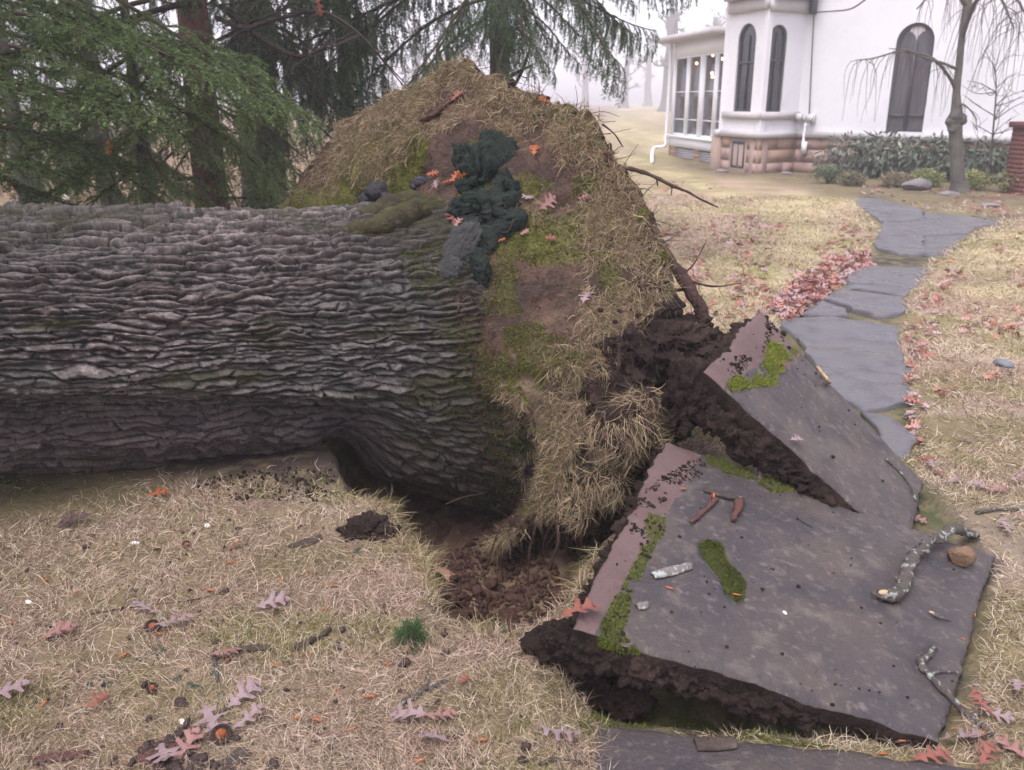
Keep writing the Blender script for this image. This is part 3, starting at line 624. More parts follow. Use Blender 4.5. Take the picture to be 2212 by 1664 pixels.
M['fungus'] = mat('dark_fungus', (.013, .021, .017), .6, [(9, (.030, .044, .028), .45, .7, .7), (35, (.005, .008, .007), .5, .7, .7), (3, (.028, .033, .030), .5, .7, .5)], bump=(40, .02), spec=.2)
M['fungus2'] = mat('grey_fungus', (.05, .05, .05), .8, [(14, (.09, .095, .085), .45, .7, .6), (40, (.015, .015, .015), .5, .7, .6)], bump=(60, .012), spec=.3)
M['fungus3'] = mat('purple_fungus', (.028, .025, .034), .6, [(14, (.05, .048, .058), .45, .7, .6)], bump=(60, .01), spec=.4)
def view_basis():
    f = nrm(ray(1050, 430)); r = nrm(np.cross(f, [0, 0, 1])); return r, np.cross(r, f), f
vr, vu, vf = view_basis()
def lump(mb, x, y, rx, ry, rd, up=0, ang=0, amp=.2, freq=2.5, sub=4, seed=0, bs=None, wr=False):
    p, n = hit(x, y, bs or [BV_TRUNK, BV_PLATE]); d = np.linalg.norm(p - O); rx, ry, rd = px2m(rx, d), px2m(ry, d), px2m(rd, d)
    V, F = ico(sub); nz = (np.sqrt(np.abs(vnoise(V * freq + seed, seed)) + .01) * 1.1 + .22 * np.sqrt(np.abs(vnoise(V * freq * 2.1 + seed, seed + 1)) + .02) - .75 + .1 * fbm(V * 9, 3, seed)) if wr else fbm(V * freq + seed, 4, seed) + .5 * fbm(V * freq * 3 + seed, 3, seed + 1); V = V * (1 + amp * nz)[:, None]; a = math.radians(ang)
    X = (V[:, 0] * math.cos(a) * rx - V[:, 1] * math.sin(a) * ry); Yv = (V[:, 0] * math.sin(a) * rx + V[:, 1] * math.cos(a) * ry)
    mb.add(p + n * px2m(up, d) + X[:, None] * vr + Yv[:, None] * vu - (V[:, 2] * rd)[:, None] * vf, F)
fg = thing('shelf_fungus', 'big dark green wrinkled fungus growing where the fallen trunk meets its root plate', 'fungus', tuple(onto(1050, 450, 0)))
a = MB(); lump(a, 1078, 345, 42, 58, 16, 5, 25, .28, 1.5, 6, 1); a.obj('cap', M['fungus'], fg)
for i, (x, y, rx, ry, rd, up, ang, am, fq) in enumerate([(1040, 395, 44, 66, 34, 4, 8, .75, 2.2), (1012, 362, 26, 46, 26, 6, 20, .8, 2.4), (1052, 462, 66, 42, 34, 6, 12, .85, 2.5), (1000, 462, 30, 28, 24, 6, 0, .8, 2.4), (1095, 420, 26, 44, 24, 4, 0, .75, 2.3)]):
    b = MB(); lump(b, x, y, rx, ry, rd, up, ang, am, fq, 6, 60 + i, None, True); b.obj('wrinkled_lobe', M['fungus'], fg)
c = MB(); lump(c, 1108, 480, 34, 24, 22, 8, 20, .25, 1.8, 5, 41); lump(c, 1070, 505, 46, 26, 20, 4, 20, .3, 2, 5, 42); lump(c, 1036, 575, 20, 44, 22, 8, 8, .3, 2.4, 5, 43); lump(c, 1045, 530, 30, 40, 20, 2, -10, .3, 2, 5, 44)
c.obj('lower_lobe', M['fungus'], fg)
d = MB(); lump(d, 985, 540, 30, 64, 9, 12, -32, .35, 2.2, 6, 45); lump(d, 968, 578, 22, 30, 8, 9, -40, .35, 2.8, 5, 46)
o = d.obj('dry_flap', M['fungus2'], fg); o['label'] = 'dry grey flap of the fungus'
f2 = MB(); lump(f2, 820, 415, 26, 20, 18, 6, 10, .2, 2.2, 4, 51); lump(f2, 800, 430, 22, 14, 14, 6, 0, .2, 2.2, 4, 52); lump(f2, 838, 428, 14, 14, 12, 4, 0, .2, 2, 3, 53)
tag(f2.obj('shelf_fungus', M['fungus3'], None, own_origin=True), 'small purplish grey fungus on top of the trunk beside the bare wood spur', 'fungus')
f3 = MB(); lump(f3, 912, 396, 16, 12, 10, 5, 0, .2, 2.2, 4, 54); lump(f3, 898, 402, 9, 8, 8, 4, 0, .2, 2.2, 3, 55)
tag(f3.obj('shelf_fungus', M['fungus3'], None, own_origin=True), 'smallest dark fungus nub between the purplish one and the big green one', 'fungus')

# soil clinging under the raised slabs
def cling(slab, L, R, L2, n, t0, t1, size, seed, cnt=26):
    mb = MB(); ex = R - L; iny = nrm(L2 - L)
    for i in range(cnt):
        t = t0 + (t1 - t0) * (i + .5) / cnt; k = size * (1 - (t - t0) / (t1 - t0)) ** .8 + .018; r_ = rng.uniform(.8, 1.25)
        c = L + ex * t - n * (.05 + k * .55) + iny * (.035 + rng.uniform(-.01, .015)); V, F, _ = blob(c, np.array([.055, .05, .6 * k + .012]) * r_, .5, 3.4, 4, seed + i); mb.add(V + (fbm(V * 40, 3, 7) * .012)[:, None] * nrm(V - c), F)
    return mb.obj('clinging_soil', M['soil'], slab)
cling(slabA, A_L1, A_R1, A_L2, A_N, -.03, .66, .046, 400, 24)
cling(slabA, A_L1 + (A_L2 - A_L1) * .02, A_L2, A_R1, A_N, .0, 1.0, .05, 440, 22)
cling(slabB, B_L1, B_R1, B_L2, B_N, -.02, .72, .095, 480, 22)
cling(slabB, B_L1, B_L2, B_R1, B_N, .0, 1.0, .06, 520, 20)
mb = MB()
for i, (x, y, z, r) in enumerate([(1195, 1395, .02, .075), (1215, 1380, .08, .05), (1225, 1440, -.02, .06), (1180, 1410, -.02, .05), (1290, 1490, -.05, .06), (1360, 1510, -.06, .06)]):
    V, F, _ = blob(G(x, y, z), (r, r, r * .9), .4, 2.6, 4, 560 + i); mb.add(V, F)
tag(mb.obj('soil_clod', M['soil'], None, own_origin=True), 'crumbling dark clod of earth at the raised corner of the mossy slab', 'soil clod')
mb = MB()
for i, (x, y, z, r) in enumerate([(800, 1135, .035, .07), (770, 1150, .02, .06), (835, 1150, .02, .05), (815, 1165, .0, .05)]):
    V, F, _ = blob(G(x, y, z), (r, r * .8, r * .6), .4, 2.6, 4, 570 + i); mb.add(V, F)
tag(mb.obj('soil_clod', M['soil'], None, own_origin=True), 'lump of bare dark soil at the grassy lip of the pit under the trunk', 'soil clod')
# stones under the far slab, rubble in the pit
M['stone'] = mat('buried_stone', (.115, .075, .066), .85, [(8, (.075, .05, .045), .4, .65, .7), (40, (.17, .12, .105), .55, .7, .5)], bump=(60, .01), spec=.2)
def stone(x, y, Y, r, label, seed, m='stone', pl=5):
    mb = MB(); V, F, _ = rock(AT(x, y, Y), r, 4, seed, pl, .10); mb.add(V, F); return tag(mb.obj('stone', M[m], None, own_origin=True), label, 'stone')
stone(1612, 962, 2.98, (.075, .075, .07), 'round muddy stone wedged in the gap under the steeply raised slab', 5)
stone(1528, 890, 3.02, (.065, .06, .05), 'flatter stone stuck in the soil high under the steeply raised slab', 6)
hb = hit(962, 1250, [BV_GROUND]); M['palestone'] = mat('pale_stone', (.34, .19, .14), .85, [(10, (.22, .12, .09), .45, .7, .7)], bump=(50, .01))
mb = MB(); V, F, _ = rock(hb[0] + hb[1] * .01, (.035, .06, .035), 3, 9, 8, .05, .9); mb.add(V, F); tag(mb.obj('stone', M['palestone'], None, own_origin=True), 'pale pinkish stone among the red rubble in the pit', 'stone')
P, N = scatter_poly([(930, 1230), (1000, 1180), (1060, 1130), (1140, 1150), (1200, 1220), (1225, 1290), (1150, 1345), (1020, 1350), (950, 1310)], 900, [BV_GROUND])
mb = MB()
for i, (p, n) in enumerate(zip(P, N)):
    r = (rng.gamma(1.6, .0048) + .004) * (1 + 1.1 * (rng.random() < .06)); V, F, _ = rock(p + n * r * .4, r * rng.uniform(.6, 1.4, 3), 2, 600 + i, 14, .10, None, (.38, .8)); mb.add(V, F)
tag(mb.obj('rubble', M['redsoil'], None, False), kind='stuff')

P, N = scatter_poly([(420, 1040), (560, 1015), (715, 1008), (735, 1060), (700, 1090), (560, 1080), (440, 1085)], 600, [BV_GROUND]); mb = MB()
for i, (p, n) in enumerate(zip(P, N)):
    r = rng.gamma(1.3, .0022) + .002; V, F, _ = rock(p + n * r * .3, r * rng.uniform(.6, 1.5, 3), 1, 2600 + i, 12, .10, None, (.4, .8)); mb.add(V, F)
tag(mb.obj('soil_crumbs', M['soil'], None, False), kind='stuff')
# ------------------------------------------------------------------ grass and moss
def tone(c, n, v=.22):
    return np.clip(np.asarray(c) * (1 + rng.normal(0, v, (n, 1))) * (1 + rng.normal(0, .06, (n, 3))), .008, .75)
N0 = 420000
r = np.exp(rng.uniform(math.log(1.15), math.log(15), N0)); az = rng.uniform(-.66, .66, N0); x, y = r * np.sin(az), r * np.cos(az)
ex = np.maximum.reduce([polysd(x, y, PIT) + .03 * n2(x, y, 8, 61), polysd(x, y, TRENCH) - .02, polysd(x, y, PATHP) + .05 * n2(x, y, 5, 62), polysd(x, y, PATHN) + .02, polysd(x, y, SLAB1P) + .03 * n2(x, y, 9, 63), .42 - np.hypot(x - .8, y - 3.2)])
spb = sstep(0, 1.5, y - 5.6 + .35 * x) * sstep(0, .8, -x + .12 * (y - 6))
md = np.exp(-(((x - MOUND[0]) / .55) ** 2 + ((y - MOUND[1] - .1) / .25) ** 2))
rel = np.array([x, y]).T - AC[:2]; along = rel @ AD[:2]; side_ = rel @ np.array([E1[0], E1[1]])
under = sstep(.62, .38, side_ + .12 * n2(x, y, 2, 66)) * (along > -.2)
den = sstep(-.55, .15, n2(x, y, 3.4, 64) + .5 * n2(x, y, 11, 65) + .25)
keep = (ex < -.004) & (rng.random(N0) < den * (1 - .97 * spb) * (1 - .93 * sstep(.3, .7, md)) * (1 - .9 * under) * (1 - .75 * sstep(-.3, .4, polysd(x, y, BED))))
x, y, r = x[keep], y[keep], r[keep]; n = len(x); print('BLADES', n)
cl, bb = lawncol(x, y); dead = rng.random(n)[:, None]
col = cl * 1.38; col = np.where(dead > .80, np.array([.12, .075, .055]), col); col = np.where(dead < .3, np.array([.66, .53, .42]), col)
col = np.clip(col * (1 + rng.normal(0, .17, (n, 1))), .02, .75)
ang = 2.4 * np.pi * n2(x, y, 2.2, 67, 2) + rng.normal(0, 1.5, n); el = np.radians(rng.gamma(2.0, 13, n)); 
T = np.column_stack([np.cos(ang) * np.cos(el), np.sin(ang) * np.cos(el), np.sin(el)])
P = np.column_stack([x, y, gh(x, y) - .002]); L = rng.uniform(.022, .075, n) * (1 + .25 * (r > 5)); w = .0016 * (np.maximum(r, 2) / 2) ** .85 * rng.uniform(.6, 1.4, n)
nr = r < 3.6; gb = MB(); blades(gb, P[nr], T[nr], L[nr], w[nr], col[nr], .8, 3, .75); blades(gb, P[~nr], T[~nr], L[~nr], w[~nr], col[~nr], .8, 2, .4)
tag(gb.obj('grass', M['blade'], None, True, True), kind='stuff')

# moss cushions on the lawn
def moss(parent, P, N, col, L=(.006, .014), w=.0022, name='moss', spread=.6):
    n = len(P)
    if n == 0: return
    T = nrm(N + rng.normal(size=(n, 3)) * spread); mb = MB(); blades(mb, P - N * .002, T, rng.uniform(*L, n), np.full(n, w) * rng.uniform(.7, 1.5, n), col, .35, 2, .4)
    o = mb.obj(name, M['blade'], parent, True, True); o['kind'] = 'stuff'; return o
def patchy(P, sc, thr, seed): return fbm(P * sc, 3, seed) > thr
GRN = np.array([.135, .16, .028]); OLV = np.array([.10, .105, .03]); YGR = np.array([.24, .27, .045]); STRAW = np.array([.42, .33, .21])
nm = 60000; r = np.exp(rng.uniform(math.log(1.2), math.log(5.5), nm)); az = rng.uniform(-.62, .62, nm); x, y = r * np.sin(az), r * np.cos(az)
gr = n2(x, y, 3.1, 34) + .25 * n2(x, y, 9, 68); ex = np.maximum.reduce([polysd(x, y, PIT), polysd(x, y, TRENCH), polysd(x, y, PATHP), polysd(x, y, PATHN), polysd(x, y, SLAB1P)])
k = (gr > .12) & (ex < 0); x, y = x[k], y[k]; P = np.column_stack([x, y, gh(x, y)]); N = np.tile([0, 0, 1.0], (len(P), 1))
c_ = OLV + (YGR - OLV) * rng.random((len(P), 1)) ** 1.5; moss(None, P, N, tone(c_, len(P)), (.010, .024), .0032, 'lawn_moss')

def zz5(L): return [((1300 + a / 1.8433) * .8848, (1000 + b / 1.8433) * .8848) for a, b in L]
def zz7(L): return [((1400 + a / 3.328) * .8848, (700 + b / 3.328) * .8848) for a, b in L]
def zz3(L): return [((1250 + a / 1.7696) * .8848, (1250 + b / 1.7696) * .8848) for a, b in L]
stripA1 = zz5([(520, 465), (600, 485), (592, 560), (545, 625), (515, 695), (475, 795), (445, 850), (432, 935), (402, 1000), (490, 1095), (400, 1095), (295, 1062), (312, 955), (352, 878), (400, 800), (440, 720), (484, 645), (490, 560)])
stripA2 = zz5([(770, 185), (875, 188), (960, 246), (1100, 298), (1205, 338), (1350, 398), (1475, 452), (1440, 456), (1300, 412), (1190, 366), (1080, 378), (1000, 322), (880, 292), (790, 250)])
dirtA = zz5([(450, 400), (560, 320), (640, 270), (740, 210), (790, 250), (760, 300), (640, 350), (600, 400), (560, 470), (500, 560), (440, 560)])
mossB = zz7([(1560, 450), (1700, 465), (1840, 530), (1800, 590), (1705, 600), (1700, 700), (1640, 720), (1650, 795), (1500, 812), (1370, 835), (1280, 850), (1240, 785), (1330, 725), (1440, 770), (1500, 690), (1560, 570)])
dirtB = zz7([(1555, 190), (1640, 225), (1725, 335), (1700, 460), (1560, 455), (1540, 560), (1330, 730), (1240, 780), (1225, 690), (1330, 560), (1530, 560), (1545, 400)])
mossC = zz3([(455, 858), (600, 852), (745, 880), (900, 930), (1050, 958), (1200, 985), (1420, 1012), (1300, 1022), (1130, 1002), (1000, 958), (800, 936), (600, 930), (470, 925), (330, 1010), (260, 860)])
def mossy(parent, poly, n, bs, lo, hi_, L=(.006, .014), thr=-.25, seed=0, w=.0024):
    P, N = scatter_poly(poly, n, bs); k = patchy(P, 28, thr, seed); P, N = P[k], N[k]; c = lo + (hi_ - lo) * (rng.random((len(P), 1)) ** 1.3); return moss(parent, P, N, tone(c, len(P)), L, w)
mossy(slabA, stripA1, 7500, [BV_A], GRN * .75, GRN * 1.35, (.006, .013), -.22, 1)
mossy(slabA, stripA2, 9000, [BV_A], OLV * .9, GRN * 1.2, (.009, .020), -.3, 2)
HD = [(np.array(HOLLOW_D) - np.array(HOLLOW_D).mean(0)) * .95 + np.array(HOLLOW_D).mean(0)][0]
mossy(slabA, [p for p in HD], 6000, [BV_A], GRN * .55, GRN * 1.0, (.006, .014), -.6, 3)
mossy(slabB, mossB, 6500, [BV_B], GRN * 1.0, YGR * 1.05, (.008, .024), -.2, 4, .003)
mossy(slabC, mossC, 4500, [BV_C, BV_GROUND], OLV * .8, GRN * 1.25, (.006, .014), -.2, 5)
def dirt(parent, poly, n, bs, seed):
    P, N = scatter_poly(poly, n, bs); k = patchy(P, 24, -.05, seed); mb = MB()
    for i, (p, nn) in enumerate(zip(P[k], N[k])):
        r_ = rng.gamma(1.6, .0014) + .001; V, F, _ = rock(p + nn * r_ * .3, r_ * rng.uniform(.7, 1.4, 3), 1, i); mb.add(V, F)
    o = mb.obj('soil_crumbs', M['soil'], parent, False); o['kind'] = 'stuff'
dirt(slabA, dirtA, 700, [BV_A], 1); dirt(slabB, dirtB, 600, [BV_B], 2); dirt(slabA, stripA1, 300, [BV_A], 3)
ALLA = [(1240, 1350), (1440, 960), (1540, 985), (1850, 1100), (2120, 1200), (2030, 1590), (1860, 1590), (1300, 1400)]
dirt(slabA, ALLA, 150, [BV_A], 5); dirt(slabB, [(1530, 800), (1650, 680), (1980, 1050), (1900, 1080)], 90, [BV_B], 6)

# turf on the upturned root plate
PLT = (1 - Q) * 0 + Q
def plate_pts(n, qlo=.12):
    i = rng.integers(int(qlo * NQ), NQ - 1, n); j = rng.integers(0, NTH, n); fr_ = rng.random((n, 2)); j1 = (j + 1) % NTH
    p = PV[i, j] * ((1 - fr_[:, :1]) * (1 - fr_[:, 1:])) + PV[i + 1, j] * (fr_[:, :1] * (1 - fr_[:, 1:])) + PV[i, j1] * ((1 - fr_[:, :1]) * fr_[:, 1:]) + PV[i + 1, j1] * (fr_[:, :1] * fr_[:, 1:])
    nn = nrm(np.cross(PV[i + 1, j] - PV[i, j], PV[i, j1] - PV[i, j])); s = np.sign(np.sum(nn * (O - p), 1)); return p, nn * s[:, None], Q[i, j]
n = 110000; P, N, qv = plate_pts(n)
g1 = fbm(P * 2.6, 3, 107) + .22 * sstep(0, .5, P[:, 1] - 4.55) - .06; nearside = sstep(4.6, 4.2, P[:, 1]); st1 = fbm(P * 3.3 + 9, 3, 108) + .8 * (qv - .56) + nearside * (.9 * (qv - .68)) + .3 * fbm(P * 14, 2, 109)
zc_ = P[:, 1] * ct - (P[:, 2] - CAMH) * st; px_ = (512 + FPX * P[:, 0] / zc_) * 2212 / 1024; py_ = (385 - FPX * (P[:, 1] * st + (P[:, 2] - CAMH) * ct) / zc_) * 2212 / 1024
st1 = st1 - .8 * (polysd(px_, py_, [(930, 560), (1100, 600), (1160, 720), (1185, 900), (1180, 1140), (930, 1140)]) > 0)
straw_k = (st1 > .02) & (rng.random(n) < .75); moss_k = (g1 > .08) & ~straw_k
Ps, Ns = P[straw_k], N[straw_k]; k = len(Ps); c = tone(np.array([.36, .28, .175]), k, .28); c[rng.random(k) < .2] = [.17, .105, .07]; c[rng.random(k) < .12] = [.19, .19, .06]
T = nrm(Ns * rng.uniform(.15, .8, (k, 1)) + rng.normal(size=(k, 3)) * .55 + np.array([.1, 0, -.25])); d_ = np.linalg.norm(Ps - O, axis=1)
mb = MB(); blades(mb, Ps - Ns * .003, T, rng.uniform(.035, .11, k), .0020 * (d_ / 2.6) ** .8 * rng.uniform(.6, 1.4, k), c, 1.1, 3, .5); o = mb.obj('turf', M['blade'], oak, True, True); o['kind'] = 'stuff'
Pm, Nm = P[moss_k], N[moss_k]; c = OLV * 1.1 + (YGR * .85 - OLV) * rng.random((len(Pm), 1)); moss(oak, Pm, Nm, tone(c, len(Pm)), (.010, .028), .0042, 'plate_moss')
P, N, qv = plate_pts(26000, .0); k = rng.random(len(P)) < .8; P, N = P[k], N[k]; c = np.where(rng.random((len(P), 1)) < .5, np.array([.16, .085, .06]), np.array([.085, .055, .04])); c = tone(c, len(P), .3)
T = nrm(N * .25 + rng.normal(size=(len(P), 3)) * .8); mb = MB(); blades(mb, P, T, rng.uniform(.015, .05, len(P)), np.full(len(P), .0034), c, .4, 2, .5); o = mb.obj('needle_litter', M['blade'], oak, True, True); o['kind'] = 'stuff'
# overhanging sods with long straw
def straw_on(parent, p, nn, Lr, lift=.3, wid=.0022, colr=(.40, .305, .195)):
    m_ = len(p); c = tone(np.array(colr), m_, .27); c[rng.random(m_) < .18] = [.17, .11, .07]; c[rng.random(m_) < .1] = [.2, .19, .07]
    swirl = fbm(p * 9, 2, 77) * 3.0; t1 = nrm(np.cross(nn, [0, 0, 1.0]) + 1e-5); t2 = np.cross(nn, t1); t2 = np.where(t2[:, 2:] > 0, -t2, t2)
    a_ = swirl + rng.normal(0, .8, m_); T = nrm(t2 * np.cos(a_)[:, None] + t1 * np.sin(a_)[:, None] + nn * rng.uniform(.02, lift * 2, (m_, 1)) + np.array([0, 0, -.12]))
    mb = MB(); blades(mb, p - nn * .003, T, rng.uniform(*Lr, m_), wid * rng.uniform(.6, 1.4, m_), c, .9, 4, .55); g = mb.obj('straw', M['blade'], parent, True, True); g['kind'] = 'stuff'
def sod(x, y, Y, r, n, seed, Lr=(.05, .12)):
    c0 = AT(x, y, Y); V, F, _ = blob(c0, r, .42, 1.8, 4, seed); mb = MB(); mb.add(V, F); o = mb.obj('sod', M['soil'], oak)
    i = rng.integers(0, len(V), n); p = V[i] + rng.normal(size=(n, 3)) * .006; nn = nrm((V[i] - c0) / np.array(r)); fcam = nrm(O - c0); k = (nn @ fcam > -.3) & (fbm(p * 16, 2, seed) > -.3); straw_on(o, p[k], nn[k], Lr, .35)
sod(1350, 930, 3.14, (.105, .09, .105), 2600, 701, (.05, .13)); sod(1305, 1035, 3.16, (.095, .08, .075), 1700, 702); sod(1250, 1100, 3.14, (.035, .04, .06), 700, 703, (.05, .10)); sod(1392, 868, 3.2, (.045, .045, .05), 500, 704)
sod(1405, 620, 3.70, (.07, .06, .045), 900, 705)
for poly, n_, Lr in [([(1200, 260), (1290, 275), (1350, 400), (1392, 490), (1428, 610), (1335, 700), (1290, 820), (1240, 900), (1230, 820), (1260, 740), (1240, 660), (1280, 600), (1220, 540), (1260, 440), (1280, 390), (1160, 330)], 10000, (.04, .10)), ([(620, 440), (700, 330), (800, 230), (1010, 120), (1100, 200), (1000, 260), (880, 320), (780, 400)], 9000, (.05, .11)), ([(1120, 215), (1240, 225), (1270, 300), (1150, 330), (1060, 290)], 2500, (.04, .1)), ([(1190, 800), (1230, 770), (1280, 820), (1240, 950), (1210, 1120), (1175, 1080), (1180, 900)], 2600, (.03, .08))]:
    P, N = scatter_poly(poly, n_, [BV_PLATE]); k = fbm(P * 8, 3, 133) > -.12; straw_on(oak, P[k], N[k], Lr, .3)
for (x, y, Y, r) in [(1392, 470, 3.92, .035), (1425, 560, 3.72, .04), ]:
    h = hit(x, y, [BV_PLATE]); p0 = h[0] if h else AT(x, y, Y); V, F = ico(4); k = rng.integers(0, len(V), int(9000 * r / .06)); pp = p0 + V[k] * np.array([r, r, r]) * rng.uniform(.2, 1, (len(k), 1)) * np.array([1, 1, 1]); 
    if h: pp = pp - ((pp - p0) @ h[1])[:, None] * h[1] * .8 + h[1] * .01
    c = GRN + (YGR - GRN) * rng.random((len(k), 1)); moss(oak, pp, np.tile(h[1] if h else nrm(O - p0), (len(k), 1)), tone(c * .9, len(k)), (.008, .02), .003)
for poly, n_ in (([(1085, 712), (1150, 690), (1250, 735), (1272, 800), (1225, 885), (1130, 872), (1092, 800)], 9000), ([(1060, 900), (1200, 930), (1205, 1120), (1100, 1100)], 3000), ([(1220, 350), (1290, 350), (1300, 420), (1240, 430)], 1600), ([(780, 330), (850, 250), (900, 300), (840, 390), (760, 420)], 5000)):
    P, N = scatter_poly(poly, n_, [BV_PLATE]); k = fbm(P * 11, 3, 134) > -.1; P, N = P[k], N[k]; moss(oak, P, N, tone(OLV * 1.2 + (YGR * .8 - OLV * 1.2) * rng.random((len(P), 1)), len(P)), (.008, .024), .0034, 'plate_moss')
jj = rng.choice(vis, 2600); pr = rp_[jj] + AD * .012 + rng.normal(size=(2600, 3)) * .014; kk = fbm(pr * 7, 2, 55) > -.15; pr = pr[kk]; straw_on(oak, pr, nrm(nrm(pr - AC) * .6 + AD), (.04, .11), .4)
for poly, n_, lo_, hi_2, Lr_ in (([(1040, 840), (1110, 880), (1150, 960), (1165, 1080), (1140, 1125), (1080, 1090), (1050, 980)], 5200, OLV * .7, GRN * 1.0, (.008, .022)), ([(955, 540), (1030, 560), (1040, 700), (1035, 840), (1010, 960), (960, 900), (980, 760)], 3600, OLV * .7, GRN * .95, (.006, .018)), ([(860, 540), (960, 520), (990, 620), (900, 640)], 2600, GRN * .7, GRN * 1.1, (.006, .014)), ([(820, 880), (900, 840), (980, 900), (900, 980)], 1500, OLV * .7, GRN * .9, (.006, .014))):
    P, N = scatter_poly(poly, n_, [BV_TRUNK, BV_PLATE]); k = fbm(P * np.array([9, 9, 16]), 3, 135) > -.02; P, N = P[k], N[k]; moss(oak, P, N, tone(lo_ + (hi_2 - lo_) * rng.random((len(P), 1)), len(P)), Lr_, .003, 'trunk_moss')
P, N = scatter_poly([(1075, 820), (1130, 850), (1175, 960), (1185, 1110), (1150, 1130), (1125, 1040), (1110, 940)], 2600, [BV_TRUNK, BV_PLATE]); k = fbm(P * 9, 3, 136) > -.1; straw_on(oak, P[k], N[k], (.03, .085), .3)
P, N = scatter_poly([(960, 600), (1060, 640), (1090, 860), (1130, 1100), (1040, 1060), (1010, 840)], 3200, [BV_TRUNK, BV_PLATE]); mb = MB(); m_ = len(P); c = tone(np.where(rng.random((m_, 1)) < .5, np.array([.14, .08, .055]), np.array([.06, .042, .034])), m_, .3); blades(mb, P, nrm(N * .2 + rng.normal(size=(m_, 3)) * .8), rng.uniform(.012, .04, m_), np.full(m_, .0034), c, .4, 2, .5); o = mb.obj('needle_litter', M['blade'], oak, True, True); o['kind'] = 'stuff'
# straw fringe hanging over the pit lip
pl = Gs([(722, 1008), (752, 1078), (815, 1110), (868, 1160), (925, 1225), (948, 1312), (1010, 1352), (1090, 1362), (1160, 1345), (1235, 1290), (1300, 1190)]); t = rng.uniform(0, len(pl) - 1.001, 5200); i = t.astype(int); f = (t - i)[:, None]
q2 = pl[i] * (1 - f) + pl[i + 1] * f; cc = PIT.mean(0)[:2]; inw = nrm(cc - q2); q2 = q2 - inw * rng.uniform(-.035, .06, (len(q2), 1)); k = rng.random(len(q2)) < sstep(-.3, .3, n2(q2[:, 0], q2[:, 1], 6, 69)); k &= (t > 1.2)
q2, inw = q2[k], inw[k]; m_ = len(q2); P = np.column_stack([q2, gh(q2[:, 0], q2[:, 1]) + .003]); T = np.column_stack([inw * rng.uniform(-.2, 1, (m_, 1)) + rng.normal(size=(m_, 2)) * .5, rng.uniform(-.2, .5, m_)])
c = tone(np.array([.40, .31, .19]), m_, .25); c[rng.random(m_) < .25] = [.15, .16, .045]; mb = MB(); blades(mb, P, T, rng.uniform(.04, .12, m_), np.full(m_, .0021), c, 1.5, 3, .4); tag(mb.obj('pit_edge_grass', M['blade'], None, True, True), kind='stuff')
# ------------------------------------------------------------------ the white house
M['stucco'] = mat('white_stucco', (.70, .69, .71), .85, [(.7, (.56, .55, .57), .48, .72, .55), (12, (.62, .61, .63), .5, .7, .5)], bump=(60, .006), spec=.2)
M['trim'] = mat('grey_stone_trim', (.50, .47, .47), .8, [(3, (.40, .37, .37), .45, .7, .6)], bump=(30, .006))
M['whitepaint'] = mat('white_paint', (.78, .78, .79), .45, [(5, (.68, .68, .69), .5, .75, .5)], spec=.4)
M['sand'] = mat('sandstone', (.37, .25, .18), .85, [(2.2, (.30, .185, .135), .42, .68, .8), (.9, (.44, .29, .20), .45, .65, .7), (20, (.24, .15, .11), .55, .72, .6)], bump=(25, .015), coord='Object')
M['sandpink'] = mat('pink_sandstone', (.39, .27, .235), .85, [(2.2, (.31, .21, .19), .42, .68, .8), (20, (.26, .18, .16), .55, .72, .6)], bump=(25, .015))
M['mortar'] = mat('mortar', (.30, .22, .18), .95)
M['frame'] = mat('dark_window_frame', (.05, .055, .065), .5)
M['glass'] = mat('dark_glass', (.022, .023, .03), .08, [(1.1, (.06, .055, .06), .45, .7, .8)], spec=.6)
M['glass2'] = mat('curtained_glass', (.055, .05, .06), .12, [(.9, (.13, .11, .12), .42, .68, .8), (5, (.04, .035, .045), .5, .7, .6)], spec=.6, stretch=(3, 3, .6))
M['brickred'] = mat('dark_red_brick', (.16, .05, .042), .85, [(8, (.10, .035, .03), .45, .7, .7)], bump=(40, .01))
M['roof'] = mat('grey_roof', (.20, .20, .205), .8, [(6, (.14, .14, .145), .45, .7, .6)])
M['lattice'] = mat('grey_louver', (.42, .41, .43), .6, spec=.3)
M['metal'] = mat('grey_meter_metal', (.55, .54, .54), .4, spec=.5)
M['cable'] = mat('cable', (.10, .10, .11), .6)
def EM(name, c, s):
    m = bpy.data.materials.new(name); m.use_nodes = True; b = m.node_tree.nodes['Principled BSDF']; b.inputs['Emission Color'].default_value = (*c, 1); b.inputs['Emission Strength'].default_value = s; b.inputs['Base Color'].default_value = (*c, 1); return m
M['bulb'] = EM('warm_bulb', (1.0, .55, .22), 9)
HX = 6.98
def XY(x, y0, Y): p = AT(x, y0, Y); return p[:2]
Q0 = XY(1720, 285, 19.6); Q1 = XY(1640, 290, 19.1); Q2 = XY(1562, 288, 20.4); QR = XY(2420, 300, 15.9)
QB = Q2 + np.array([.95, 1.9])
SR = XY(1562, 300, 21.6); SLf = XY(1447, 290, 25.4)
house = thing('white_house', 'white stucco house with arched windows, rounded bay and glazed porch in the fog', 'house', (float(Q0[0]), float(Q0[1]), 0))
ZW, ZT = AT(1720, 283, 19.6)[2], 6.4                                       # top of the plinth, wall top
hl = np.array(wloc(house))
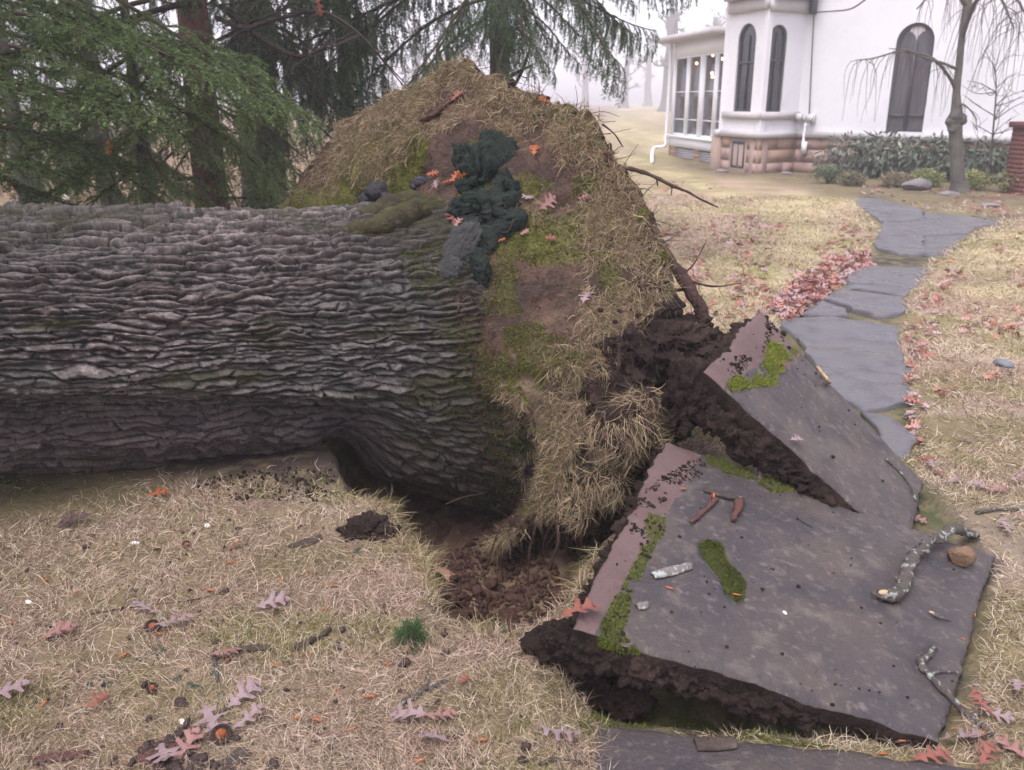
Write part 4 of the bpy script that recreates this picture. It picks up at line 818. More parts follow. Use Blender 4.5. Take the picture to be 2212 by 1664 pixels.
class Face:
    """a vertical plane seen from outside: a runs from p to q, o points out"""
    def __init__(s, p, q):
        s.p = np.array([*p, 0.]); d = np.array([*(np.array(q) - p), 0.]); s.len = float(np.linalg.norm(d)); s.d = d / s.len; n = np.array([s.d[1], -s.d[0], 0]); s.n = n if n @ (-s.p) > 0 else -n
    def P(s, a, z, o=0): return s.p + s.d * a + s.n * o + np.array([0, 0, z])
    def box(s, mb, a0, a1, z0, z1, o0, o1): mb.add(*box(s.P((a0 + a1) / 2, (z0 + z1) / 2, (o0 + o1) / 2), s.d * (a1 - a0) / 2, s.n * (o1 - o0) / 2, np.array([0, 0, (z1 - z0) / 2])))
    def at(s, x, y):                                                          # (a, z) of a photo point on this plane
        h = ONP(x, y, s.p, s.n); return float((h - s.p) @ s.d), float(h[2])
def arch(ac, w, z0, zs, k=14):
    r = w / 2; return [(ac - r, z0), (ac + r, z0)] + [(ac + r * math.cos(t), zs + r * math.sin(t)) for t in np.linspace(0, math.pi, k)]
def wall_with(face, a0, a1, z0, z1, holes, m, name, th=.11, parent=house):
    bm = bmesh.new(); loops = [[(a0, z0), (a1, z0), (a1, z1), (a0, z1)]] + holes; ed = []; rings = []
    for L in loops:
        v = [bm.verts.new(Vector(face.P(a, z, 0) - hl)) for a, z in L]; rings.append(v)
        ed += [bm.edges.new((v[i], v[(i + 1) % len(v)])) for i in range(len(v))]
    bmesh.ops.triangle_fill(bm, use_beauty=True, edges=ed, normal=Vector(face.n))
    for L, v in list(zip(loops, rings)):
        w = [bm.verts.new(Vector(face.P(a, z, -th) - hl)) for a, z in L]
        for i in range(len(v)): bm.faces.new((v[i], v[(i + 1) % len(v)], w[(i + 1) % len(v)], w[i]))
    me = bpy.data.meshes.new(name); bm.to_mesh(me); bm.free(); me.materials.append(m); return link(name, me, parent)
def arch_ring(face, L, w, o0, o1, m, name, parent):
    """a frame following outline L, w wide, standing from o0 to o1"""
    c = np.mean(L, 0); P = np.array(L); I = P + (c - P) / np.maximum(np.linalg.norm(P - c, axis=1, keepdims=True), 1e-6) * w; n = len(P); V = []
    for pts, o in ((P, o1), (I, o1), (I, o0), (P, o0)): V += [face.P(a, z, o) for a, z in pts]
    i = np.arange(n); j = (i + 1) % n; F = np.vstack([np.column_stack([k * n + i, k * n + j, ((k + 1) % 4) * n + j, ((k + 1) % 4) * n + i]) for k in range(4)])
    return MB().add(np.array(V), None, F).obj(name, m, parent, False)
def fan(face, L, o, m, name, parent):
    c = np.mean(L, 0); V = np.array([face.P(a, z, o) for a, z in L] + [face.P(c[0], c[1], o)]); n = len(L); i = np.arange(n)
    return MB().add(V, np.column_stack([i, (i + 1) % n, np.full(n, n)])).obj(name, m, parent, False)
FM = Face(Q0, QR); F1_ = Face(Q1, Q0); F2_ = Face(Q2, Q1)
# main wall with the twin-lancet window
def win(face, xl, xr, yb, yt, wgt=.5):
    al, zb = face.at(xl, yb); ar, _ = face.at(xr, yb); _, zt = face.at((xl + xr) / 2, yt); w = ar - al; return (al + ar) / 2, w, zb, zt - w / 2
wm = win(FM, 1912, 1992, 284, 50); LM = arch(*wm)
wall_with(FM, 0, FM.len, ZW, ZT, [LM], M['stucco'], 'wall')
w_ = arch_ring(FM, LM, .06, -.10, -.04, M['frame'], 'window', house); fan(FM, LM, -.085, M['glass2'], 'pane', w_)
ac, w, zb, zs = wm
mb = MB(); FM.box(mb, ac - .03, ac + .03, zb, zs, -.08, -.03); mb.obj('mullion', M['frame'], w_, False)
mb = MB(); FM.box(mb, ac - w / 2, ac - .031, zb + .28, zb + .33, -.08, -.045); FM.box(mb, ac + .031, ac + w / 2, zb + .28, zb + .33, -.08, -.045); mb.obj('rail', M['frame'], w_, False)
r_ = w / 4
tymp = [(ac, zs + .04)] + [(ac + r_ * (1 - math.cos(t)), zs + r_ * math.sin(t) * 1.15) for t in np.linspace(.15, 1.35, 6)] + [(ac + .9 * r_ * s, zs + w / 2 * .9 - abs(s) * .06) for s in (.8, .4, 0, -.4, -.8)] + [(ac - r_ * (1 - math.cos(t)), zs + r_ * math.sin(t) * 1.15) for t in np.linspace(1.35, .15, 6)]
fan(FM, tymp, -.07, M['trim'], 'tympanum', w_)
mb = MB(); FM.box(mb, ac - w / 2 - .05, ac + w / 2 + .05, zb - .07, zb - .003, -.1, .06); mb.obj('sill', M['trim'], w_, False)
# bay
for face, xs in ((F2_, (1583, 1621)), (F1_, (1649, 1687))):
    wb = win(face, xs[0], xs[1], 242, 52); L = arch(*wb); wall_with(face, 0, face.len, ZW, ZT, [L], M['stucco'], 'bay_wall')
    w_ = arch_ring(face, L, .035, -.10, -.03, M['frame'], 'window', house); fan(face, L, -.075, M['glass'], 'pane', w_)
    a_, wd, z0_, z1_ = wb; mb = MB(); face.box(mb, a_ - .012, a_ + .012, z0_ + .05, z1_ + .1, -.07, -.04); mb.obj('mullion', M['frame'], w_, False)
    mb = MB(); face.box(mb, a_ - wd / 2, a_ + wd / 2, z0_ + (z1_ - z0_) * .68, z0_ + (z1_ - z0_) * .68 + .035, -.07, -.035); mb.obj('rail', M['frame'], w_, False)
    zs0 = face.at(1640, 258)[1]; zs1 = face.at(1640, 243)[1] + .01
    mb = MB(); face.box(mb, .003, face.len - .003, zs0, zs1, -.02, .07); mb.obj('sill_band', M['trim'], house, False)
    zc = face.at(1640, 22)[1]
    mb = MB(); face.box(mb, .002, face.len - .002, zc, zc + .24, -.02, .09); face.box(mb, .001, face.len - .001, zc + .243, zc + .42, -.02, .22); face.box(mb, 0, face.len, zc + .423, zc + .55, -.02, .36); mb.obj('cornice', M['trim'], house, False)
FB = Face(QB, Q2); wall_with(FB, 0, FB.len, ZW, ZT, [], M['stucco'], 'bay_wall')
for f in (FM, F1_, F2_, FB):
    mb = MB(); f.box(mb, -.02, f.len + .02, ZW - .13, ZW + .004, -.2, .075); mb.obj('water_table', M['trim'], house, False)
    # plinth: mortar core with separate ashlar blocks
    mb = MB(); f.box(mb, .0, f.len, -.6, ZW - .135, -.25, .008); mb.obj('plinth_core', M['mortar'], house, False)
    zz = ZW - .14; row = 0
    while zz > .0:
        hgt_ = min([.24, .27, .25, .36][row % 4], zz + .12); a = 0.0 if row % 2 == 0 else -.28; lim = min(f.len, 5.2)
        while a < lim:
            wd = [.55, .72, .42, .85, .6][(row * 3 + int(a * 7)) % 5]; a0, a1 = max(a, 0) + .006, min(a + wd, lim) - .006
            if a1 - a0 > .06:
                if f is F2_ and a0 < F2_.at(1613, 330)[0] and a1 > F2_.at(1577, 330)[0] and zz > .12:
                    bl, br = F2_.at(1577, 330)[0], F2_.at(1613, 330)[0]; segs_ = [(a0, min(a1, bl - .01)), (max(a0, br + .01), a1)]
                else: segs_ = [(a0, a1)]
                for s0, s1 in segs_:
                    if s1 - s0 < .05: continue
                    mb = MB(); f.box(mb, s0, s1, max(zz - hgt_ + .012, -.1), zz, -.05, .016 + rng.uniform(0, .006)); mb.obj('foundation_stone', M['sandpink'] if (row >= 2 or rng.random() < .2) else M['sand'], house, False)
            a += wd
        zz -= hgt_; row += 1
# basement window
a0, zb0 = F2_.at(1579, 360); a1, zt0 = F2_.at(1611, 306); zb0 = max(zb0, .06)
mb = MB()
for q in ((a0, a0 + .05, zb0, zt0), (a1 - .05, a1, zb0, zt0), (a0 + .051, a1 - .051, zt0 - .05, zt0), (a0 + .051, a1 - .051, zb0, zb0 + .05), ((a0 + a1) / 2 - .015, (a0 + a1) / 2 + .015, zb0 + .051, zt0 - .051)): F2_.box(mb, *q, -.03, .02)
bw = mb.obj('basement_window', M['frame'], house, False); mb = MB(); F2_.box(mb, a0 + .03, a1 - .03, zb0 + .03, zt0 - .03, -.04, -.005); mb.obj('pane', M['glass2'], bw, False)
# back, roof
back = [Q2 + [1.5, 6], QR + [6, 4]]
mb = MB(); mb.add(np.array([[*QB, ZT + .002], [*Q2, ZT + .002], [*Q1, ZT + .002], [*Q0, ZT + .002], [*QR, ZT + .002], [*(QR + [7, 6]), ZT + 1.6], [*(QB + [7, 6]), ZT + 1.6]]), [(0, 1, 6), (1, 2, 6), (2, 3, 6), (3, 4, 5), (3, 5, 6)]); mb.obj('roof', M['roof'], house, False)
mb = MB()
for p, q_ in ((QR, QR + np.array([7, 6])), (QR + np.array([7, 6]), QB + np.array([7, 6])), (QB + np.array([7, 6]), QB)):
    mb.add(np.array([[*p, -.3], [*q_, -.3], [*q_, ZT], [*p, ZT]]), None, [(0, 1, 2, 3)])
mb.obj('rear_wall', M['stucco'], house, False)
# glazed porch
FS = Face(SLf, SR); aS = lambda x, y: FS.at(x, y)
zsill = aS(1450, 290)[1]; zhead = aS(1459, 124)[1]; zeave = aS(1440, 96)[1]
mb = MB(); FS.box(mb, 0, FS.len, zsill - .06, zsill, -.1, .1); FS.box(mb, 0, FS.len, zsill - .30, zsill - .063, -.1, .03); mb.obj('porch_sill', M['whitepaint'], house, False)
mb = MB(); FS.box(mb, 0, FS.len, zhead, zeave, -.12, .0); mb.obj('porch_header', M['whitepaint'], house, False)
mb = MB(); FS.box(mb, -.45, FS.len, zeave + .003, zeave + .14, -3.0, .42); mb.obj('porch_roof', M['trim'], house, False)
posts = [1449, 1455, 1480.5, 1484.5, 1509, 1516.5, 1540.5, 1545, 1561.5]
ap = [aS(x, 200)[0] for x in posts]; ap[0] = 0; ap[-1] = FS.len
for i in range(0, 8, 2):
    mb = MB(); FS.box(mb, ap[i], ap[i + 1], zsill + .002, zhead - .002, -.1, .0); mb.obj('post', M['whitepaint'], house, False)
tg = bpy.data.materials.new('porch_glass'); tg.use_nodes = True; nn_ = tg.node_tree.nodes; b_ = nn_['Principled BSDF']; b_.inputs['Base Color'].default_value = (.30, .30, .31, 1); b_.inputs['Roughness'].default_value = .05; b_.inputs['Transmission Weight'].default_value = 0
tr_ = nn_.new('ShaderNodeBsdfTransparent'); tr_.inputs[0].default_value = (.72, .72, .75, 1); mx_ = nn_.new('ShaderNodeMixShader'); mx_.inputs[0].default_value = .82
gl_ = nn_.new('ShaderNodeBsdfGlossy'); gl_.inputs['Roughness'].default_value = .03; tg.node_tree.links.new(gl_.outputs[0], mx_.inputs[1]); tg.node_tree.links.new(tr_.outputs[0], mx_.inputs[2]); tg.node_tree.links.new(mx_.outputs[0], nn_['Material Output'].inputs[0])
for i in range(1, 8, 2):
    mb = MB(); a0, a1 = ap[i] + .002, ap[i + 1] - .002
    for q in ((a0, a0 + .035, zsill + .003, zhead - .003), (a1 - .035, a1, zsill + .003, zhead - .003), (a0 + .036, a1 - .036, zhead - .05, zhead - .003), (a0 + .036, a1 - .036, zsill + .003, zsill + .05)): FS.box(mb, *q, -.08, -.02)
    for fz in (.2, .55): FS.box(mb, a0 + .036, a1 - .036, zsill + (zhead - zsill) * fz, zsill + (zhead - zsill) * fz + .02, -.07, -.03)
    wp = mb.obj('porch_window', M['whitepaint'], house, False); mb = MB(); FS.box(mb, a0 + .02, a1 - .02, zsill + .02, zhead - .02, -.052, -.047); mb.obj('pane', tg, wp, False)
M['inner'] = mat('porch_interior', (.20, .18, .185), .9, [(.8, (.11, .10, .11), .42, .65, .8), (3, (.30, .26, .25), .55, .72, .5)])
mb = MB(); FS.box(mb, .0, FS.len, -.3, zeave, -3.0, -2.9); FS.box(mb, 0, FS.len, zsill - .35, zsill - .31, -2.89, -.11); FS.box(mb, -.0, .12, -.3, zeave, -2.89, -.11); FS.box(mb, 0, FS.len, zeave - .02, zeave + .0, -2.89, -.121); mb.obj('porch_interior', M['inner'], house, False)
for i, (x, y) in enumerate([(1475, 121), (1479, 126), (1497, 128), (1499, 133), (1493, 133), (1505, 137), (1535, 113), (1540, 119), (1549, 126), (1560, 127), (1538, 158), (1539, 166)]):
    p = ONP(x, y, FS.P(0, 0, -.55), FS.n); mb = MB(); V, F = ico(2); mb.add(V * .035 + p, F); mb.obj('lamp_bulb', M['bulb'], house)
# brick piers and louvred vents below the porch
pa = [aS(x, 320)[0] for x in (1450, 1458, 1500, 1510, 1556, 1562)]; pa[0] = .0; pa[-1] = FS.len
for i in (0, 2, 4):
    mb = MB(); z = -.2; r2 = 0
    while z < zsill - .31:
        FS.box(mb, pa[i], pa[i + 1], z, min(z + .063, zsill - .305), -.15, .02 - .012 * (r2 % 2)); z += .071; r2 += 1
    FS.box(mb, pa[i] + .004, pa[i + 1] - .004, -.2, zsill - .306, -.15, -.004); o = mb.obj('brick_pier', M['sand'], house, False); o['kind'] = 'stuff'
for i in (1, 3):
    vt = MB(); FS.box(vt, pa[i] + .002, pa[i + 1] - .002, -.2, zsill - .31, -.15, -.1); v_ = vt.obj('vent', M['frame'], house, False); z = .02
    while z < zsill - .36:
        mb = MB(); mb.add(*box(FS.P((pa[i] + pa[i + 1]) / 2, z + .02, -.05), FS.d * (pa[i + 1] - pa[i] - .01) / 2, FS.n * .035 + np.array([0, 0, -.02]), np.array([0, 0, .007]) + FS.n * .004)); mb.obj('slat', M['lattice'], v_, False); z += .058
# downpipe with kicked-out foot, meters, conduit, service cable
def pipe(pts, r, m, name, k=5, n=8): P = smoothpath(pts, k); return MB().add(*tube(P, [r] * len(P), n)).obj(name, m, house)
pipe([FS.P(-.06, zeave - .02, .06), FS.P(-.06, zsill, .08), FS.P(-.06, .5, .10), FS.P(-.06, .26, .10), FS.P(-.3, .18, .35), G(1408, 350, .04)], .045, M['whitepaint'], 'downpipe', 6)
def fbx(f, x, y, wpx, hpx, o0, o1, m, name):
    a, z = f.at(x, y); a2 = f.at(x + wpx, y)[0]; z2 = f.at(x, y + hpx)[1]; mb = MB(); f.box(mb, a, a2, z2, z, o0, o1); return mb.obj(name, m, house, False)
fbx(FM, 1728, 246, 9, 16, .002, .12, M['metal'], 'meter_box'); fbx(FM, 1737, 250, 6, 12, .002, .1, M['metal'], 'meter_box'); mb_ = fbx(FM, 1750, 246, 14, 20, .002, .14, M['metal'], 'meter_box')
for x, y in ((1733, 252), (1757, 255)):
    a, z = FM.at(x, y); mb = MB(); P = np.array([FM.P(a, z, .12), FM.P(a, z, .2)]); mb.add(*tube(P, [.07, .07], 14)); mb.obj('meter_dial', M['metal'], house)
a, z = FM.at(1743, 266); pipe([FM.P(a, z, .06), FM.P(a, z - .3, .1), FM.P(a, .45, .1)], .03, M['whitepaint'], 'conduit'); a2_, z2_ = FM.at(1742, 318)
mb = MB(); FM.box(mb, a2_ - .05, a2_ + .05, z2_ - .12, z2_ + .12, .08, .16); mb.obj('conduit_box', M['whitepaint'], house, False)
a, z = FM.at(1757, 0); a_2, z_2 = FM.at(1750, 246); pipe([FM.P(a, z + .8, .04), FM.P((a + a_2) / 2, (z + z_2) / 2 + .3, .04), FM.P(a_2, z_2, .05)], .012, M['cable'], 'service_cable', 5, 6)
a3, z3 = FM.at(1762, 27); a4, z4 = FM.at(1860, 22); a5, z5 = FM.at(1920, -6); pipe([FM.P(a3, z3, .08), FM.P((a3 + a4) / 2, z3 - .02, .3), FM.P(a4, z4, .5), FM.P(a5, z5, .9)], .016, M['cable'], 'service_cable', 6, 6)
mb = MB(); FM.box(mb, a3 - .08, a3 + .04, z3 - .03, z3 + .35, .03, .12); mb.obj('cable_bracket', M['cable'], house, False)
# dark brick pier at the end of the bed
p = XY(2214, 330, 14.6) + np.array([.22, 0]); FPier = Face(p + np.array([-.14, 0]), p + np.array([.6, .1])); zt = AT(2200, 264, 14.6)[2]
pier = thing('brick_pier', 'dark red brick pier standing beyond the rhododendrons, cut off by the picture edge', 'brick pier', (*p, 0)); z = -.1; row = 0
mbk = MB(); FPier.box(mbk, .004, FPier.len - .004, -.2, zt - .09, -.496, -.004); mbk.obj('pier_core', M['mortar'], pier, False)
while z < zt - .09:
    a = -.1 * (row % 2)
    while a < FPier.len:
        a0, a1 = max(a, 0) + .003, min(a + .2, FPier.len) - .004
        if a1 - a0 > .02: mb = MB(); FPier.box(mb, a0, a1, z, z + .062, -.10, rng.uniform(0, .006)); mb.obj('brick', M['brickred'], pier, False)
        a += .205
    FPier.box_ = None; mb = MB(); mb.add(*box(FPier.P(-.0, z + .031, -.30), FPier.n * .19, FPier.d * .012, np.array([0, 0, .031]))); mb.obj('brick', M['brickred'], pier, False)
    z += .073; row += 1
mb = MB(); FPier.box(mb, -.05, FPier.len + .05, zt - .09, zt, -.55, .05); mb.obj('cap', M['brickred'], pier, False)
# ------------------------------------------------------------------ planting bed, weeping tree, far trees
M['treebark'] = mat('smooth_grey_bark', (.105, .095, .085), .85, [(4, (.16, .15, .125), .45, .7, .7), (14, (.06, .052, .046), .52, .7, .7), (2, (.12, .13, .085), .5, .7, .6)], bump=(25, .02), spec=.2)
M['twig'] = mat('bare_twig', (.085, .065, .058), .85)
M['farbark'] = mat('far_bark', (.13, .115, .11), .9, [(3, (.09, .08, .075), .45, .7, .7)], bump=(14, .03), stretch=(1, 1, .25))
M['rhodo'] = mat('rhododendron_leaf', attr=True, rough=.55, spec=.35, transl=.12)
def leafy(mb, P, D, L, w, col):
    """flat leaves: base P, direction D, length L, width w"""
    n = len(P); D = nrm(D); s = nrm(np.cross(D, nrm(rng.normal(size=(n, 3)) * .5 + np.array([0, 0, 1.])))); up = np.cross(s, D); L = L[:, None]; w = w[:, None]
    V = np.stack([P, P + D * L * .45 - s * w * .5 + up * L * .05, P + D * L - up * L * .1, P + D * L * .45 + s * w * .5 + up * L * .05], 1).reshape(-1, 3); b = (np.arange(n) * 4)[:, None]
    mb.add(V, None, b + np.array([[0, 1, 2, 3]]), np.repeat(col, 4, 0))
def shrub(name, label, cat, x, yb, Y, rx, rz, n, cols, L, w, droop, seed, group=None, ry=None):
    """a bush: stems fanning from the base and leaves all through an uneven crown"""
    b = AT(x, yb, Y); b[2] = gh(np.array([b[0]]), np.array([b[1]]))[0]; t = thing(name, label, cat, tuple(b), group); q = np.random.default_rng(seed)
    sb = MB()
    for i in range(9):
        a = q.uniform(0, 6.28); e = b + np.array([math.cos(a) * rx * q.uniform(.3, .8), math.sin(a) * rx * q.uniform(.3, .8), rz * q.uniform(.9, 1.5)]); sb.add(*tube(smoothpath([b, (b + e) / 2 + q.normal(size=3) * .05 * rx, e], 4), np.linspace(.018, .006, 9), 5))
    sb.obj('stems', M['twig'], t); u = nrm(q.normal(size=(n, 3))); rad = q.random(n) ** .38; lump_ = 1 + .38 * fbm(u * 2.2 + seed, 3, seed); c = b + np.array([0, 0, rz * .95])
    P = c + u * (rad * lump_)[:, None] * np.array([rx, ry or rx * .9, rz]); k = P[:, 2] > b[2] + .02; P, u = P[k], u[k]; g = fbm(P * 3.5, 3, seed + 1); k2 = g > -.28; P, u, g = P[k2], u[k2], g[k2]; m_ = len(P)
    D = u + q.normal(size=(m_, 3)) * .7 + np.array([0, 0, -droop]); cc = np.array(cols)[q.integers(0, len(cols), m_)] * (1 + q.normal(0, .2, (m_, 1))) * (1 + .3 * g[:, None]); mb = MB(); leafy(mb, P, D, q.uniform(.7, 1.3, m_) * L, q.uniform(.7, 1.3, m_) * w, np.clip(cc, .01, .6)); mb.obj('crown', M['rhodo'], t, False, True); return t
RC = [(.12, .155, .11), (.16, .19, .145), (.09, .12, .085), (.19, .20, .15)]; RC2 = [(.22, .205, .17), (.17, .17, .14), (.14, .155, .12)]
for i, (x, yb, Y, rx, rz, lab, cs) in enumerate([(1840, 376, 18.3, .75, .52, 'broad thin rhododendron with brownish lower leaves, nearest the meter boxes', RC2), (1918, 378, 17.9, .85, .56, 'tallest drooping rhododendron below the twin arched window', RC), (2025, 385, 17.4, .65, .52, 'rhododendron directly behind the weeping tree trunk', RC), (2120, 392, 16.9, .75, .46, 'low dark rhododendron beside the brick pier', RC)]):
    shrub('rhododendron', lab, 'shrub', x, yb, Y, rx, rz * .82, 1000, cs, .15, .05, .9, 800 + i, 'rhododendrons along the house wall', .38)
for i, (x, yb, Y, r, lab, cs) in enumerate([(1787, 392, 16.8, .30, 'clipped dark green ball shrub at the corner of the stone plinth', [(.055, .08, .045), (.07, .095, .05)]), (1840, 397, 16.3, .24, 'small brownish ball shrub in front of the broad thin rhododendron', [(.13, .115, .075), (.10, .10, .06)]), (1935, 399, 16.1, .25, 'tan ball shrub just behind the boulder\'s far end', [(.17, .14, .095), (.14, .12, .08)]),
        (2001, 396, 16.2, .30, 'yellow green ball shrub right behind the boulder', [(.16, .165, .06), (.12, .14, .055)]), (2098, 406, 15.6, .31, 'yellowish ball shrub touching the weeping tree trunk', [(.20, .20, .075), (.14, .155, .06)]), (2200, 408, 15.0, .40, 'olive ball shrub in front of the dark brick pier', [(.13, .14, .06), (.10, .11, .05)])]):
    shrub('ball_shrub', lab, 'shrub', x, yb, Y, r, r * .52, 1500, [tuple(1.7 * v for v in c_) for c_ in cs], .045, .025, .0, 820 + i, 'ball shrubs in the planting bed')
M['boulder'] = mat('grey_boulder', (.22, .195, .20), .85, [(3, (.15, .13, .135), .45, .68, .7), (20, (.30, .28, .28), .55, .7, .5)], bump=(20, .02))
b = G(1982, 412); mb = MB(); V, F, _ = rock(b + np.array([0, .1, .08]), (.27, .20, .14), 4, 31, 11, .05); mb.add(V, F); tag(mb.obj('boulder', M['boulder'], None, own_origin=True), 'low grey boulder in the planting bed next to the weeping tree', 'boulder')
b = G(2142, 392); root_ = MB(); P = smoothpath([b + np.array([-.3, .1, .07]), b + np.array([0, .05, .08]), b + np.array([.45, -.05, .06])], 6); root_.add(*tube(P, [.075] * len(P), 10, .01, 3)); tag(root_.obj('log', M['treebark'], None, own_origin=True), 'dark short log lying between the two outermost ball shrubs', 'log')
for i, (x, y, s, lab) in enumerate([(2052, 422, .16, 'dark flat stone at the foot of the weeping tree'), (2290, 430, .2, 'pale low stone at the edge of the planting bed'), (2140, 448, .14, 'pale stone in the moss between the tree and the path bend'), (1700, 377, .13, 'pale stone by the corner of the bay\'s plinth'), (1560, 372, .16, 'pale rubble stone below the basement window')]):
    b = G(x, y); mb = MB(); V, F, _ = rock(b + np.array([0, 0, .02]), (s, s * .7, s * .35), 3, 60 + i, 8); mb.add(V, F); tag(mb.obj('stone', M['boulder'], None, own_origin=True), lab, 'stone')
# weeping tree
tb_ = G(2072, 417); YT = tb_[1]
wt = thing('weeping_tree', 'bare weeping tree with a knotted graft halfway up its crooked grey trunk', 'tree', tuple(tb_))
tp_ = [AT(2072, 425, YT), AT(2070, 395, YT), AT(2066, 340, YT), AT(2064, 285, YT), AT(2062, 262, YT), AT(2066, 245, YT), AT(2066, 200, YT), AT(2072, 140, YT), AT(2078, 80, YT), AT(2084, 30, YT), AT(2090, -40, YT), AT(2080, -120, YT)]
R = np.array([.20, .125, .105, .10, .135, .10, .060, .054, .05, .046, .042, .025]); P = smoothpath(tp_, 8); Rr_ = np.interp(np.linspace(0, 1, len(P)), np.linspace(0, 1, len(R)), R)
MB().add(*tube(P, Rr_, 18, .025, 5, True, 7)).obj('trunk', M['treebark'], wt)
mb = MB(); 
for i, (x, y, r_) in enumerate([(2054, 262, .08), (2078, 258, .08), (2065, 250, .10), (2058, 275, .08)]): V, F, _ = blob(AT(x, y, YT - .05), (r_, r_, r_ * 1.2), .25, 2, 3, i); mb.add(V, F)
mb.obj('graft_knot', M['treebark'], wt)
def limb(par, pts, r0, r1, Y, weep=0, seed=0, mt='treebark', n=7, sub=3.0, name='branch'):
    q = np.random.default_rng(seed); P = smoothpath([AT(x, y, Y + dy) for x, y, dy in pts], 6); br = MB().add(*tube(P, np.linspace(r0, r1, len(P)), n, .012, seed)).obj(name, M[mt], par)
    tw = MB()
    for i in range(weep):
        k = q.integers(len(P) // 4, len(P)); p = P[k].copy(); d = np.array([q.normal() * .6, q.normal() * .6, q.uniform(-.1, .5)]); pts_ = [p]; L = q.uniform(.4, 1.0) * sub
        for s in range(7): d = d * .72 + np.array([q.normal() * .12, q.normal() * .12, -.5]); p = p + nrm(d) * L / 7; pts_.append(p)
        tw.add(*tube(np.array(pts_), np.linspace(.0055, .002, 8), 4, cap=False))
    if weep: o = tw.obj('weeping_twigs', M['twig'], par if br.parent.parent else br); o['kind'] = 'stuff'
limb(wt, [(2062, 190, 0), (2050, 165, -.1), (2020, 130, -.2), (1985, 115, -.3), (1940, 112, -.4), (1890, 125, -.4), (1850, 130, -.4)], .030, .008, YT, 34, 1, sub=1.1)
limb(wt, [(2068, 150, 0), (2040, 138, -.2), (1990, 122, -.5), (1960, 108, -.6), (1920, 105, -.6)], .026, .007, YT, 18, 2, sub=1.0)
limb(wt, [(2084, 30, 0), (2105, -20, .1), (2140, -40, .2), (2190, -10, .2), (2230, 60, .2)], .05, .01, YT, 34, 3, sub=1.6)
limb(wt, [(2078, 80, 0), (2100, 20, -.4), (2120, -10, -.7), (2160, -5, -.9), (2190, 60, -1)], .04, .01, YT, 26, 4, sub=1.5)
limb(wt, [(2086, 10, 0), (2060, -30, -.1), (2020, -20, -.2), (1980, 20, -.2)], .045, .01, YT, 18, 5, sub=.9)
limb(wt, [(2066, 235, 0), (2080, 225, -.1), (2105, 250, -.1), (2110, 280, -.1)], .02, .006, YT, 7, 6, sub=.4)
sb_ = AT(2140, 345, 16.0); sb_[2] = 0; st_ = thing('sapling', 'thin bare sapling rising from the rhododendrons against the white wall', 'tree', tuple(sb_))
def sap(par, pts, Y, r, tw, seed):
    q = np.random.default_rng(seed); P = smoothpath([AT(x, y, Y) for x, y in pts], 6); MB().add(*tube(P, np.linspace(r, .006, len(P)), 6)).obj('trunk', M['twig'], par); mb = MB()
    for i in range(tw):
        k = q.integers(len(P) // 5, len(P)); p = P[k]; d = nrm(np.array([q.normal(), q.normal() * .6, q.uniform(.2, 1.0)])); e = p + d * q.uniform(.25, .75); mb.add(*tube(smoothpath([p, (p + e) / 2 + q.normal(size=3) * .04, e], 4), np.linspace(.010, .003, 9), 4, cap=False))
        for j in range(3): e2 = p + (e - p) * q.uniform(.4, .9); e3 = e2 + nrm(d + q.normal(size=3) * .6) * .2; mb.add(*tube([e2, (e2 + e3) / 2, e3], [.005, .004, .002], 3, cap=False))
    mb.obj('twigs', M['twig'], par)
sap(st_, [(2140, 360), (2143, 310), (2148, 250), (2152, 190), (2150, 150)], 16.0, .022, 22, 7)
# trees lost in the fog
def bare_tree(x, Y, r, seed, label, H=16, limbs=9, z0=2.2, lean=0, group='bare trees in the fog', cat='tree', name='bare_tree'):
    q = np.random.default_rng(seed); Y, r = Y * 2.9, r * 2.0; b = AT(x, 300, Y); b[2] = gh(np.array([b[0]]), np.array([b[1]]))[0]; t = thing(name, label, cat, tuple(b), group)
    P = smoothpath([b + np.array([lean * h + q.normal() * .05 * r, 0, h]) for h in np.linspace(-.1, H, 7)], 4); R = r * (1 - .55 * np.linspace(0, 1, len(P))) * (1 + .5 * np.exp(-np.linspace(0, H, len(P)) / .5)); MB().add(*tube(P, R, 14, .03, seed, True, 3)).obj('trunk', M['farbark'], t)
    mb = MB()
    def grow(p, d, L, rr, dep):
        pts_ = [p]; 
        for s in range(5): d = nrm(d + q.normal(size=3) * .22 + np.array([0, 0, .06])); p = p + d * L / 5; pts_.append(p)
        mb.add(*tube(np.array(pts_), np.linspace(rr, rr * .4, 6), 5, cap=False))
        if dep > 0:
            for j in range(3 if dep > 1 else 4): k = q.integers(2, 6); grow(pts_[k], nrm(d + q.normal(size=3) * .8), L * q.uniform(.45, .7), rr * .5, dep - 1)
    for i in range(limbs):
        h = q.uniform(z0, H * .95); a = q.uniform(0, 6.28); p = b + np.array([lean * h, 0, h]); grow(p, nrm(np.array([math.cos(a), math.sin(a), q.uniform(.2, .9)])), q.uniform(.25, .4) * H * .7, r * .32, 2)
    if limbs: mb.obj('branches', M['farbark'], t); 
    return t
bare_tree(1441, 40, .55, 1, 'thick pale trunk fading into fog directly left of the glazed porch', 12, 5, 5)
bare_tree(1345, 56, .38, 2, 'spreading bare tree, faint in the fog in the middle of the far lawn', 9, 16, 2.0, .03)
bare_tree(1462, 62, .5, 3, 'second far trunk showing just above the porch roof edge', 12, 5, 5)
bare_tree(1528, 44, .30, 4, 'slim far trunk rising behind the middle of the porch roof', 12, 4, 6)
bare_tree(1556, 50, .28, 5, 'thinnest far trunk right beside the bay cornice', 12, 4, 6)
bare_tree(1395, 70, .45, 6, 'faintest far tree behind the lawn next to the thick pale trunk', 12, 8, 4)
